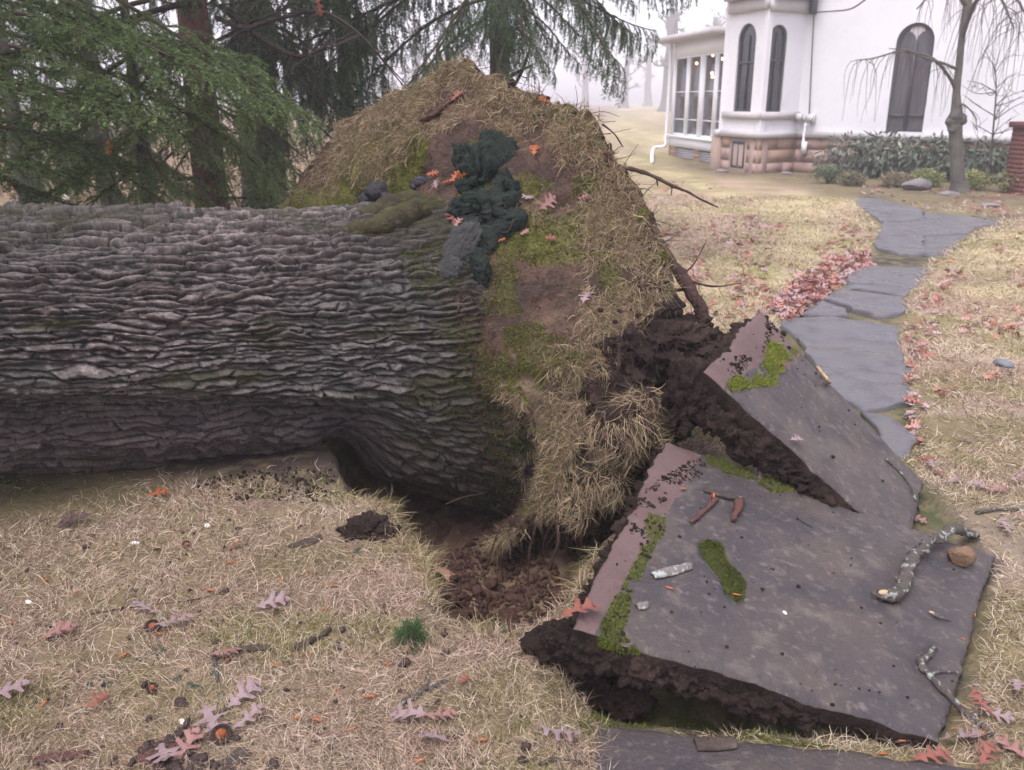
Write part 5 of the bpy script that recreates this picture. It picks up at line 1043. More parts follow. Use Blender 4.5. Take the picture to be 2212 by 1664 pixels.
bare_tree(1262, 66, .4, 7, 'faint far tree just clear of the root plate\'s peak', 12, 9, 3)
bare_tree(905, 45, .45, 8, 'grey fogbound trunk seen through the hanging spruce boughs above the mossy root plate', 12, 7, 3)
bare_tree(700, 38, .35, 9, 'fogbound bare tree seen between the two spruce trunks and the root plate', 12, 9, 2.5)
bare_tree(365, 34, .45, 11, 'pale foggy trunk glimpsed between the thin dead spruce stem and the reddish trunk', 12, 5, 3)
# ------------------------------------------------------------------ spruces behind the trunk
M['needle'] = mat('spruce_needles', attr=True, rough=.6, spec=.3, transl=.12)
M['sprucebark'] = mat('reddish_spruce_bark', (.19, .10, .088), .9, [(6, (.075, .045, .042), .42, .65, .8), (18, (.30, .19, .175), .54, .7, .6), (3, (.14, .13, .09), .56, .75, .5)], bump=(26, .03), stretch=(1, 1, .5), spec=.2)
M['greybark'] = mat('grey_spruce_bark', (.13, .105, .10), .9, [(6, (.07, .055, .055), .42, .65, .8), (18, (.22, .18, .175), .54, .7, .6)], bump=(26, .035), stretch=(1, 1, .5), spec=.2)
M['dead'] = mat('dead_branch', (.050, .038, .034), .9, [(20, (.10, .08, .07), .52, .7, .6)], bump=(40, .01))
def bough_mesh(seed, L, droop, hang, dens, spread=1.0, tone_=(.115, .17, .062), ltone=(.215, .30, .10), len_=.5):
    """one bough along +x: stem, side sprays and needles, as a single mesh (stem + needles)"""
    q = np.random.default_rng(seed); n = 16; t = np.linspace(0, 1, n)
    S_ = np.column_stack([t * L, .05 * L * np.sin(t * 5 + seed), -droop * L * t ** 1.7 + .10 * L * t ** 5]); tw = []; mb = MB(); brown = np.array([.075, .05, .035])
    mb.add(*tube(S_, np.linspace(.016, .004, n), 5, cap=False), col=brown)
    k = int(L / .030 * dens)
    for i in range(k):
        u = .10 + .9 * (i + q.random()) / k; p = np.array([np.interp(u, t, S_[:, j]) for j in range(3)]); sgn = 1 if i % 2 else -1
        l = len_ * L * (.35 + .75 * math.sin(math.pi * min(1, (1.05 - u) * .9 + .08))) * q.uniform(.55, 1.1) * .55 + .05
        d = nrm(np.array([.75 + .3 * q.normal(), sgn * spread * q.uniform(.5, 1.0), .12 + .15 * q.normal()])); path = [p]; m = 7
        for s in range(m): d = nrm(d + np.array([.05, 0, -hang * (.5 + s / m)]) + q.normal(size=3) * .07); path.append(path[-1] + d * l / m)
        path = np.array(path); tw.append((path, l)); mb.add(*tube(path, np.linspace(.0035, .0012, m + 1), 3, cap=False), col=brown)
        for j in range(int(l / .030)):
            v = q.uniform(.12, .95); b = np.array([np.interp(v, np.linspace(0, 1, m + 1), path[:, c]) for c in range(3)]); dd = nrm(np.array([np.interp(min(1, v + .1), np.linspace(0, 1, m + 1), path[:, c]) for c in range(3)]) - b + 1e-6)
            sd = nrm(np.cross(dd, [0, 0, 1.0]) + 1e-6) * (1 if j % 2 else -1); e = nrm(dd * .8 + sd * .75 + np.array([0, 0, -.25 * hang]) + q.normal(size=3) * .12); ll = q.uniform(.04, .11)
            pt = np.array([b, b + e * ll * .5, b + nrm(e + np.array([0, 0, -hang * .5])) * ll]); tw.append((pt, ll))
    NP, ND, NC = [], [], []
    for path, l in tw:
        c = max(5, int(l / .0036)); v = q.random(c); tt = np.linspace(0, 1, len(path)); P = np.column_stack([np.interp(v, tt, path[:, j]) for j in range(3)]); G_ = np.gradient(path, axis=0); D = nrm(np.column_stack([np.interp(v, tt, G_[:, j]) for j in range(3)]))
        r = q.normal(size=(c, 3)); r = nrm(r - D * np.sum(r * D, 1, keepdims=True)); r[:, 2] = np.abs(r[:, 2]) * .7 + r[:, 2] * .3; NP.append(P); ND.append(nrm(D * .8 + r)); tip = (v ** 2)[:, None]; g = q.uniform(.75, 1.25)
        NC.append((np.array(tone_) * (1 - tip * .6) + np.array(ltone) * tip * .6) * g * (1 + q.normal(0, .15, (c, 1))))
    P = np.vstack(NP); D = np.vstack(ND); C_ = np.clip(np.vstack(NC), .006, .4); m = len(P); sd = nrm(np.cross(D, q.normal(size=(m, 3)))); ln = q.uniform(.015, .026, (m, 1)); wd = .0024
    V = np.stack([P - sd * wd, P + sd * wd, P + D * ln], 1).reshape(-1, 3); mb.add(V, (np.arange(m) * 3)[:, None] + np.array([[0, 1, 2]]), None, np.repeat(C_, 3, 0))
    return mb.mesh('bough', M['needle'], smooth=False, col=True), m
BR = (.12, .175, .065); BRL = (.20, .28, .10)
BV = [bough_mesh(1, 1.25, .30, .22, .8, .9)[0], bough_mesh(2, 1.0, .22, .16, .9, .9)[0], bough_mesh(3, 1.5, .42, .35, .75, .8)[0], bough_mesh(4, .8, .25, .2, 1.0, .9, BR, BRL)[0]]
HG = [bough_mesh(11, 1.7, .32, .85, .75, .7, (.065, .105, .055), (.11, .17, .08))[0], bough_mesh(12, 1.35, .45, .8, .85, .7, (.06, .10, .052), (.10, .16, .075))[0], bough_mesh(13, 1.0, .5, .75, .95, .7, (.075, .125, .06), (.12, .19, .085))[0]]
OLD = [bough_mesh(21, 1.2, .5, .55, .45, .8, (.075, .075, .045), (.10, .105, .06))[0], bough_mesh(22, .9, .6, .6, .5, .8, (.08, .075, .048), (.11, .11, .06))[0]]
print('NEEDLE TRIS', [len(m.polygons) for m in BV + HG + OLD])
def put_bough(tree, me, p, az, pitch, s, roll=0):
    o = link('bough', me, tree); o.location = Vector(p) - wloc(tree); o.rotation_euler = (roll, -pitch, az); o.scale = (s, s, s); return o
def spruce(label, x, Y, r, H, m, seed, lean=0, group='spruces behind the fallen trunk'):
    b = AT(x, 440, Y); b[2] = gh(np.array([b[0]]), np.array([b[1]]))[0]; t = thing('spruce_tree', label, 'spruce', tuple(b), group)
    P = np.array([b + np.array([lean * h, 0, h]) for h in np.linspace(-.1, H, 24)]); R = r * (1 - .75 * np.linspace(0, 1, 24)) * (1 + .35 * np.exp(-np.linspace(0, H, 24) / .25)); MB().add(*tube(smoothpath(P, 3), np.interp(np.linspace(0, 1, 70), np.linspace(0, 1, 24), R), 20, .018, seed, True, 12)).obj('trunk', M[m], t); return t, b
q = np.random.default_rng(99)
# the reddish trunk, with dead arched limbs
t1, b1 = spruce('spruce with a straight reddish brown trunk and arched dead limbs', 458, 7.6, .145, 9, 'sprucebark', 1)
def dead(par, pts, r0, r1, tw, seed, sub=.35):
    qq_ = np.random.default_rng(seed); P = smoothpath([AT(*p) for p in pts], 7); br = MB().add(*tube(P, np.linspace(r0, r1, len(P)), 7, .006, seed)).obj('dead_limb', M['dead'], par); mb = MB()
    for i in range(tw):
        k = qq_.integers(len(P) // 6, len(P)); d = np.array([qq_.normal() * .7, qq_.normal() * .5, qq_.normal() * .5 - .35]); p = P[k]; e = p + nrm(d) * qq_.uniform(.4, 1.3) * sub; pth = smoothpath([p, (p + e) / 2 + qq_.normal(size=3) * .04, e], 3); mb.add(*tube(pth, np.linspace(.0055, .002, len(pth)), 4, cap=False))
        for j in range(3): k2 = qq_.integers(1, len(pth)); e2 = pth[k2] + nrm(d + qq_.normal(size=3) * .9) * qq_.uniform(.06, .2); mb.add(*tube(np.array([pth[k2], (pth[k2] + e2) / 2 + qq_.normal(size=3) * .01, e2]), [.003, .0022, .0015], 3, cap=False))
    if tw: o = mb.obj('dead_twigs', M['dead'], br); o['kind'] = 'stuff'
dead(t1, [(480, 15, 7.5), (520, 45, 7.3), (565, 85, 7.2), (610, 110, 7.1), (650, 122, 7.0), (690, 108, 6.9), (715, 80, 6.9)], .030, .010, 16, 1, .6)
dead(t1, [(430, 8, 7.5), (380, 12, 7.3), (330, 25, 7.2), (280, 38, 7.1), (180, 60, 6.9)], .030, .012, 9, 2, .4)
dead(t1, [(470, 40, 7.4), (530, 60, 7.0), (600, 40, 6.8), (690, 25, 6.6), (760, 60, 6.5), (820, 120, 6.5)], .022, .006, 18, 3, .6)
dead(t1, [(465, 90, 7.4), (520, 60, 7.2), (560, 40, 7.1), (600, 30, 7.0)], .014, .006, 5, 4)
dead(t1, [(470, 150, 7.4), (500, 90, 7.2), (530, 60, 7.1), (540, 20, 7.1)], .010, .004, 4, 5)
dead(t1, [(480, 428, 7.5), (540, 428, 7.4), (610, 438, 7.3)], .012, .006, 0, 6)
dead(t1, [(440, 395, 7.5), (420, 385, 7.3), (380, 388, 7.2)], .022, .010, 3, 7)
dead(t1, [(480, 140, 7.4), (560, 170, 7.2), (640, 230, 7.1), (720, 300, 7.0)], .012, .004, 12, 8, .5)
dead(t1, [(470, 100, 7.4), (390, 130, 7.2), (300, 100, 7.0)], .018, .006, 5, 9)
# grey trunk behind it
t2, b2 = spruce('taller grey barked spruce standing close behind the reddish trunk', 575, 9.6, .24, 11, 'greybark', 2)
dead(t2, [(600, 120, 9.4), (680, 190, 9.1), (760, 230, 8.9), (850, 240, 8.8)], .02, .006, 14, 11, .6)
# thin dead stem and its live neighbour
t3, b3 = spruce('slim dark spruce stem half hidden by its own bright green boughs', 322, 6.1, .045, 5, 'greybark', 3)
t4, b4 = spruce('bushy bright green spruce whose boughs fill the picture corner', -260, 6.0, .13, 8, 'sprucebark', 4)
t5, b5 = spruce('weeping spruce with hanging dark curtains of needles over the root plate', 1085, 8.6, .11, 9, 'greybark', 5, -.01)
dead(t5, [(1085, 175, 8.4), (1110, 160, 8.2), (1150, 140, 8.1)], .02, .01, 4, 12); dead(t5, [(1100, 200, 8.3), (1120, 170, 8.2), (1140, 120, 8.1), (1150, 70, 8.1)], .018, .01, 5, 13)
def B(tree, me, x, y, Y, az, pitch, s, roll=0):
    if tree is t5 and -41 < az < 41: s *= .68
    put_bough(tree, me, AT(x, y, Y), math.radians(az), math.radians(pitch), s, roll)
# boughs reaching in from the corner spruce (tips to the right), near and bright
for (x, y, Y, az, pi_, s, k) in [(-160, 40, 5.7, -12, 8, 1.0, 0), (-120, 110, 5.5, -8, 0, 1.0, 3), (-200, 150, 5.4, -10, 4, 1.15, 0), (-150, 230, 5.5, -5, -6, 1.0, 1), (-190, 300, 5.5, -8, -4, .95, 1), (-100, -10, 5.9, 5, 4, 1.1, 2), (40, 30, 5.3, -15, -4, .8, 3), (30, 100, 5.2, -18, -8, .8, 3), (-60, 180, 5.1, -6, 0, .85, 3), (60, 190, 5.3, 4, -10, .8, 1), (-30, 270, 5.6, 10, -10, .95, 1), (100, 250, 5.8, -20, -18, .75, 2), (20, 340, 6.0, 5, -12, .7, 1),
      (-160, -60, 5.8, -4, -2, 1.3, 2), (0, -40, 5.6, -6, -10, 1.1, 0), (150, -50, 5.8, 0, -14, 1.0, 2), (-120, 350, 6.1, -10, -4, .8, 0), (-40, 60, 6.4, 12, -6, 1.1, 2), (-80, 200, 6.6, 12, -10, 1.1, 2)]: B(t4, BV[k], x, y, Y, az, pi_, s, q.normal() * .2)
for (x, y, Y, az, pi_, s, k) in [(322, 40, 6.1, -150, -8, .9, 1), (322, 130, 6.0, -75, -14, .8, 3), (322, 160, 6.1, -10, -16, .75, 1), (322, 180, 6.1, -160, -18, .9, 0), (322, 235, 6.0, -30, -22, .7, 3), (322, 260, 6.0, -120, -22, .75, 1), (322, 280, 6.0, 190, -20, .8, 0), (322, 310, 6.0, -60, -26, .55, 3), (322, 100, 6.1, 170, -12, 1.0, 2), (322, 0, 6.1, 200, -10, 1.1, 2), (322, 210, 6.1, 30, -18, .8, 2), (322, 340, 6.0, -10, -20, .5, 3), (322, 350, 6.0, 200, -24, .6, 1)]: B(t3, BV[k], x, y, Y, az, pi_, s, q.normal() * .2)
for i in range(16): B(t1, (OLD + BV)[q.integers(0, 4)], 458, q.uniform(120, 340), 7.55, q.uniform(-200, 20), q.uniform(-30, -5), q.uniform(.6, 1.0), q.normal() * .2)
for i in range(18): B(t2, HG[q.integers(0, 3)], 575, q.uniform(-330, 190), 9.5, q.uniform(-215, 35), q.uniform(-24, 0), q.uniform(.9, 1.5), q.normal() * .15)
# the weeping spruce: curtains left and right of its stem
for (x, y, Y, az, pi_, s, k) in [(1090, -120, 8.2, -4, 2, 1.25, 0), (1090, -60, 8.1, -10, -8, 1.15, 0), (1100, -150, 7.9, -16, 0, 1.3, 0), (1120, -30, 7.9, -20, -14, 1.0, 2), (1130, 20, 7.8, -12, -20, .85, 2), (1110, 60, 7.8, -30, -22, .75, 2), (1090, -200, 8.3, 4, 8, 1.4, 0), (1180, -60, 7.8, -8, -14, .9, 1), (1060, -60, 8.2, 182, -6, 1.3, 0), (1060, -120, 8.1, 190, 0, 1.35, 0), (1060, -10, 8.2, 176, -14, 1.1, 1), (1050, 40, 8.2, 200, -20, .9, 1), (1040, -180, 8.0, 198, 4, 1.4, 0), (980, -60, 8.2, 185, -16, 1.1, 1), (900, -90, 8.3, 180, -20, 1.1, 1), (1000, -140, 8.5, 170, -6, 1.3, 0), (880, -20, 8.6, 182, -28, .9, 1), (1080, -40, 8.0, -70, -20, .9, 2), (1090, 40, 8.0, -100, -30, .8, 2), (1110, -110, 8.0, -50, -16, 1.1, 1), (1040, -30, 8.1, -130, -22, 1.0, 1), (1010, 20, 8.1, 215, -30, .8, 2), (1150, -100, 8.1, -30, -16, 1.1, 1), (1220, -120, 7.9, -12, -16, 1.0, 2), (1090, -260, 8.4, -14, 2, 1.5, 0), (1060, -280, 8.4, 192, 0, 1.5, 0), (760, -60, 8.8, 178, -24, .9, 1), (820, -120, 8.6, 200, -20, 1.0, 0)]: B(t5, HG[k], x, y, Y, az, pi_, s, q.normal() * .12)
for (x, y, Y, az, pi_, s, k) in [(1085, -60, 8.5, -80, -14, .8, 1), (1090, -10, 8.5, -105, -20, .7, 2), (1080, 30, 8.5, -70, -24, .6, 2), (1090, -110, 8.5, -95, -8, .9, 0), (1075, 10, 8.5, -130, -18, .7, 1), (1095, -30, 8.5, -50, -18, .8, 2)]: put_bough(t5, HG[k], AT(x, y, Y), math.radians(az), math.radians(pi_), s)
# more spruces further back in the grove
for i, (x, Y, r, lab) in enumerate([(60, 11.5, .10, 'far spruce at the picture edge, seen only as a dim trunk and hanging boughs'), (240, 13.0, .12, 'far spruce in the gap between the bright green boughs and the reddish trunk'), (760, 13.5, .12, 'far spruce whose curtains hang between the grey trunk and the root plate\'s peak')]):
    t, b = spruce(lab, x, Y, r, 10, 'greybark', 30 + i)
    for j in range(22 if i < 2 else 7):
        h = q.uniform(1.2 if i < 2 else 2.0, 4.6); put_bough(t, HG[q.integers(0, 3)], b + np.array([0, 0, h]), q.uniform(0, 6.28), math.radians(q.uniform(-22, 0)), q.uniform(1.0, 1.6))

for t, b, n_ in ((t4, b4, 20), (t1, b1, 8), (t2, b2, 8), (t5, b5, 12)):  # upper boughs above the frame, added to shade the trunk and pit
    for j in range(n_): put_bough(t, HG[q.integers(0, 3)] if j % 2 else BV[q.integers(0, 3)], np.array([b[0], b[1], q.uniform(3.4, 7.8)]), q.uniform(0, 6.28), math.radians(q.uniform(-15, 12)), q.uniform(1.5, 2.4))

for i, (x, y, lab) in enumerate([(-5.6, 3.0, 'unseen spruce added out of frame to shade the fallen trunk'), (-5.4, -1.2, 'unseen spruce added out of frame to shade the near lawn')]):  # out-of-frame spruces, added to darken this side of the trunk and lawn
    t = thing('spruce_tree', lab, 'spruce', (x, y, 0), 'spruces behind the fallen trunk'); P = np.array([[x, y, h] for h in np.linspace(-.1, 9, 20)]); MB().add(*tube(P, np.linspace(.22, .07, 20), 14, .015, i, True, 12)).obj('trunk', M['sprucebark'], t)
    for j in range(46): h = q.uniform(.9, 8); put_bough(t, (BV + HG)[q.integers(0, 7)], np.array([x, y, h]), q.uniform(0, 6.28), math.radians(q.uniform(-20, 8)), min(2.4, 2.6 - .15 * h))
# ------------------------------------------------------------------ leaves, sticks and litter
BV_SOD = bvh_of([o for o in COL.objects if o.name.split('.')[0] in ('sod', 'root_soil', 'clinging_soil', 'soil_clod', 'cap', 'wrinkled_lobe', 'root_spur')])
EVERY = ALLB + [BV_SOD]
LM_ = {'P': mat('mauve_leaf', (.30, .215, .22), .6, [(25, (.22, .14, .135), .45, .7, .8), (90, (.36, .27, .27), .55, .7, .4)], spec=.25, transl=.1),
       'R': mat('russet_leaf', (.27, .10, .075), .55, [(25, (.16, .05, .04), .45, .7, .7)], spec=.3, transl=.15),
       'O': mat('orange_leaf', (.36, .10, .035), .55, [(25, (.22, .06, .025), .45, .7, .7)], spec=.3, transl=.15),
       'K': mat('pinkbrown_leaf', (.31, .165, .15), .6, [(25, (.22, .10, .09), .45, .7, .7)], spec=.25, transl=.1),
       'D': mat('dark_leaf', (.10, .06, .06), .6, [(25, (.06, .035, .035), .45, .7, .7)], spec=.3, transl=.1)}
def oak_leaf(seed, L=.13, curl=.25, deep=1.0):
    """a lobed oak leaf lying in xy, stalk at -x, with curl and a raised midrib"""
    q = np.random.default_rng(seed); out = [(0, .03, 0), (.10, .06, .08), (.22, .20, .16), (.27, .16, .2), (.26, .07 / deep, .28), (.40, .10 / deep, .36), (.52, .34, .44), (.60, .30, .5), (.56, .22, .54), (.54, .10 / deep, .6), (.66, .11 / deep, .66), (.80, .30, .74), (.86, .24, .8), (.82, .16, .82), (.80, .08, .86), (.90, .11, .92), (.97, .06, .97)]
    V = [(0, 0, 0)]; mid, up, dn = [], [], []; V = []
    for x, w, m in out: mid.append(len(V)); V.append((m, 0, .0))
    for s, lst in ((1, up), (-1, dn)):
        for x, w, m in out: lst.append(len(V)); V.append((x + q.normal() * .012, s * w * q.uniform(.85, 1.15), 0))
    tip = len(V); V.append((1.0, 0, 0)); F = []
    for i in range(len(out) - 1): F += [(mid[i], mid[i + 1], up[i + 1], up[i]), (mid[i + 1], mid[i], dn[i], dn[i + 1])]
    F3 = [(mid[-1], tip, up[-1]), (tip, mid[-1], dn[-1])]; V = np.array(V, float); k1, k2 = q.uniform(.3, 1) * curl * q.choice([-1, 1]), q.uniform(.5, 1.4) * curl
    V[:, 2] = k2 * V[:, 1] ** 2 * 2.2 + k1 * (V[:, 0] - .5) ** 2 * .9 + .05 * fbm(V * 4 + seed, 2, seed) + np.where(np.abs(V[:, 1]) > .15, q.normal() * .06, 0); V[:, 2] -= V[:, 2].min(); V[:, 0] -= .5
    n0 = len(V); st_ = tube(np.array([[-.5, 0, V[mid[0], 2]], [-.62, q.normal() * .03, .02], [-.78, q.normal() * .06, .03]]), [.012, .010, .012], 4)
    return np.vstack([V, st_[0]]) * L, np.vstack([np.array(F3), st_[1] + n0]), np.vstack([np.array(F), st_[2] + n0])
LEAFV = [oak_leaf(900 + i, .105, .10 + .12 * (i % 4), 1 + .25 * (i % 3)) for i in range(10)]
LEAFM = {}
def leaf_mesh(k, c):
    if (k, c) not in LEAFM: V, F3, F4 = LEAFV[k]; LEAFM[k, c] = mesh_np('oak_leaf', V, [F3, F4], None, None, True, [LM_[c]])
    return LEAFM[k, c]
lq = np.random.default_rng(5)
def leaf(x, y, c, label, s=1.0, rot=None, k=None, tilt=.18, group='fallen oak leaves', lift=.020):
    h = hit(x, y, EVERY)
    if h is None: return
    p, n = h; n = nrm(n * .8 + np.array([0, 0, .2]) + lq.normal(size=3) * tilt); a = lq.uniform(0, 6.28) if rot is None else math.radians(rot)
    X = nrm(np.cross(np.cross(n, np.array([math.cos(a), math.sin(a), .001])), n)); Y_ = np.cross(n, X); o = link('oak_leaf', leaf_mesh(lq.integers(0, 10) if k is None else k, c)); Mx = Matrix(np.column_stack([X, Y_, n]).tolist()).to_4x4(); Mx = Matrix.Translation(Vector(p + n * lift)) @ Mx @ Matrix.Scale(s, 4); o.matrix_world = Mx
    return tag(o, label, 'leaf', group)
for a in [
 (165, 1132, 'D', 'dark mauve curled oak leaf in the shade under the trunk', 1.15, 200), (312, 1326, 'P', 'mauve oak leaf just above the palest large leaf on the lawn', .95, 160), (380, 1358, 'P', 'palest large lilac oak leaf lying flat beside the round orange husk', 1.05, 30),
 (135, 1376, 'K', 'pinkish brown oak leaf alone on the straw near the picture edge', .9, 25), (592, 1312, 'P', 'mauve oak leaf folded over, below the dark pebble on the lawn', 1.0, 20), (22, 1506, 'P', 'mauve oak leaf cut off by the picture edge', 1.1, 30), (212, 1528, 'R', 'small russet leaf standing up in the straw above the dark scraps', .6, 60),
 (532, 1510, 'P', 'mauve oak leaf by itself below the lichened twig', 1.0, 50), (546, 1562, 'P', 'narrow pink leaf beside the small orange chip', .85, 40), (458, 1570, 'P', 'broad pale leaf touching the dark walnut husk', 1.15, -60), (410, 1622, 'K', 'pinkish leaf on the heap of dark scraps', .95, 70), (358, 1648, 'P', 'pale leaf at the bottom edge, on the heap of dark scraps', 1.05, -60),
 (512, 1188, 'R', 'crumpled russet leaf in the straw above the cluster of orange chips', .6, 10), (345, 1072, 'O', 'orange brown leaf clump right under the belly of the trunk', .75, 20), (488, 1424, 'K', 'ragged pinkish leaf at the upper end of the lichened twig', .85, 30),
 (888, 1556, 'P', 'mauve leaf touching its twin, below the forked lichened stick', .95, 170), (950, 1560, 'K', 'pinkish twin leaf beside the mauve one below the forked stick', .8, 20), (934, 1612, 'P', 'narrow lobed mauve leaf near the bottom edge between lawn and slabs', .75, 170), (1208, 1606, 'P', 'mauve leaf at the grassy corner of the flat slab', 1.0, -20),
 (1255, 1336, 'R', 'reddish five lobed leaf on the raised corner of the mossy slab', 1.05, 15), (1003, 1482, 'R', 'small russet leaf scrap on the lawn near the pit', .4, 50), (1975, 1128, 'K', 'pinkish red leaf at the lower corner of the steep slab', .75, -40), (1716, 960, 'P', 'small pale pink leaf in the middle of the steep slab', .6, 30), (2058, 1050, 'P', 'pale leaf on the grass verge beside the steep slab', .9, 10), (2030, 1030, 'R', 'russet leaf in the cluster by the steep slab\'s lower edge', .8, 100),
 (2010, 1010, 'P', 'uppermost pale leaf of the cluster by the steep slab', .75, 70), (2105, 1058, 'P', 'pale leaf right of the leaf cluster on the verge', .85, -20), (2152, 1066, 'K', 'pinkish leaf second from the picture edge on the verge', .8, 10), (2195, 1044, 'P', 'pale leaf on the verge at the picture edge', .85, 30), (2168, 1150, 'P', 'star shaped mauve leaf above the crooked branch', .85, 80), (2200, 1128, 'R', 'dark red leaf at the picture edge above the star shaped one', .6, 0),
 (2115, 1532, 'R', 'red leaf lying over the long lichened stick', .75, 100), (2152, 1556, 'P', 'pale leaf caught at the end of the long lichened stick', .75, -30), (2196, 1500, 'P', 'mauve leaf at the picture edge above the long stick\'s end', .85, 60), (2090, 1612, 'P', 'wide pale leaf below the long lichened stick', 1.2, 0), (2122, 1640, 'R', 'russet leaf at the bottom corner of the picture', .8, 50), (2012, 1646, 'R', 'brownish red leaf at the bottom edge beside the slab corner', .9, 10), (2180, 1630, 'K', 'pinkish brown leaf in the very bottom corner', .8, 120),
 (1136, 436, 'P', 'pale star shaped leaf right beside the green fungus', .85, -60), (1180, 440, 'K', 'pinkish many lobed leaf next to the pale star shaped one', .95, 80), (1268, 650, 'P', 'large mauve leaf hanging on the straw of the root plate', 1.15, 70), (1134, 508, 'K', 'small pinkish leaf on bare soil below the pale star', .45, 40), (1186, 522, 'R', 'small reddish leaf on bare soil of the root plate', .55, 10), (948, 404, 'P', 'pale star shaped leaf on the trunk spur', .8, 80), (985, 388, 'O', 'bright orange red leaf tucked against the fungus', .7, 60), (1000, 375, 'O', 'topmost orange leaf at the fungus edge', .55, 110),
 (968, 400, 'O', 'orange leaf between the pale star and the fungus', .5, 10), (978, 470, 'R', 'red brown leaf stuck below the wrinkled fungus lobe', .7, 90), (992, 486, 'K', 'folded pinkish leaf under the wrinkled fungus', .6, 60), (1156, 332, 'O', 'orange leaf on the straw above the fungus', .8, 80), (990, 214, 'R', 'reddish leaf high on the root plate near the soil streak', .75, 40), (975, 226, 'P', 'pale scrap of leaf beside the reddish one high on the root plate', .5, 20), (935, 380, 'O', 'orange red leaf above the trunk spur', .6, 20), (1178, 218, 'O', 'orange leaf on the root plate\'s crest', .6, 110), (1083, 525, 'O', 'orange leaf under the lower fungus lobe', .4, 30), (1262, 428, 'K', 'pinkish leaf on straw near the root plate\'s torn edge', .5, 30),
 (2078, 957, 'P', 'pale leaf alone on the verge beside the last flat flagstone', .85, -30), (2172, 810, 'D', 'dark leaf on the far lawn at the picture edge', .8, 0), (1960, 832, 'R', 'red leaf on the path edge beside the second flagstone', .7, 0), (1975, 862, 'P', 'pale leaf at the path edge', .7, 80), (1980, 990, 'K', 'pinkish leaf where the last flagstone meets the verge', .7, 20), (1958, 905, 'P', 'pale leaf cluster on the corner of the last flagstone', .8, 60), (1645, 1020, 'P', 'small pale leaf hanging on the lower edge of the steep slab', .3, 60)]:
    leaf(a[0], a[1], a[2], a[3], a[4], a[5])
for (x, y, Y, c, s, lab) in [(232, 318, 5.2, 'O', .9, 'bright red leaf caught in the spruce boughs'), (210, 308, 5.25, 'D', .9, 'dark leaf caught in the spruce boughs beside the bright red one'), (688, 14, 6.4, 'R', 1.2, 'curled brown leaf hanging from a dead spruce twig at the top'), (165, 95, 5.0, 'K', .7, 'pale pinkish leaf caught high in the bright spruce boughs'), (298, 146, 5.7, 'K', .6, 'pink leaf caught in the middle of the spruce boughs'), (530, 372, 6.6, 'O', .3, 'tiny orange leaf on the spruce bough in front of the reddish trunk')]:
    o = link('oak_leaf', leaf_mesh(lq.integers(0, 10), c)); o.location = Vector(AT(x, y, Y)); o.rotation_euler = tuple(lq.uniform(.6, 2.2, 3)); o.scale = (s, s, s); tag(o, lab, 'leaf', 'leaves caught in the spruces')
# drift along the path and leaves strewn over the far lawn (hundreds: one mass)
ds = MB(); cols = [(.46, .33, .33), (.36, .13, .105), (.46, .21, .15), (.44, .28, .27), (.28, .10, .08)]
def strew(poly, n, s0, s1, cl=None, sd=0, thick=0):
    poly = np.array(poly, float); lo, hi_ = poly.min(0), poly.max(0); q = lq.uniform(lo, hi_, (n * 5, 2)); q = q[polysd(q[:, 0], q[:, 1], poly) > 0]
    if cl: w = n2(q[:, 0], q[:, 1], cl, sd); q = q[w > .08]
    for x, y in q[:n]:
        p = G(x, y); p[2] = gh(np.array([p[0]]), np.array([p[1]]))[0] + .012 + lq.random() * thick; V, F3, F4 = LEAFV[lq.integers(0, 10)]; k = slice(0, 52); Rm = np.array((Matrix.Rotation(lq.uniform(0, 6.28), 3, 'Z') @ Matrix.Rotation(lq.normal() * .45, 3, 'X') @ Matrix.Rotation(lq.normal() * .35, 3, 'Y')))
        f3 = F3[(F3 < 52).all(1)]; f4 = F4[(F4 < 52).all(1)]; ds.add(V[k] @ Rm.T * lq.uniform(s0, s1) + p, f3, f4, np.array(cols[lq.integers(0, 5)]) * lq.uniform(.7, 1.2))
strew([(1880, 545), (1885, 570), (1805, 622), (1765, 655), (1700, 692), (1660, 670), (1715, 615), (1800, 560)], 520, .7, 1.05, thick=.03)
strew([(1380, 520), (1620, 450), (1850, 480), (1890, 520), (1750, 600), (1690, 680), (1480, 690)], 420, .6, .95, .018, 3); strew([(1400, 380), (1800, 430), (1840, 480), (1420, 520)], 160, .6, .9, .02, 4)
strew([(2020, 560), (2212, 500), (2212, 800), (1960, 900), (1960, 700)], 170, .55, .9, .02, 5); strew([(1965, 700), (1990, 720), (1975, 900), (2010, 1010), (1985, 1010), (1940, 830)], 40, .5, .8)
strew([(1830, 430), (1990, 452), (2200, 470), (2212, 420), (1850, 395)], 150, .6, .9, .02, 6); strew([(100, 440), (600, 440), (600, 460), (100, 460)], 200, .8, 1.2)
tag(ds.obj('leaf_litter', mat('leaf_litter', attr=True, rough=.6, transl=.1), None, False, True), kind='stuff')

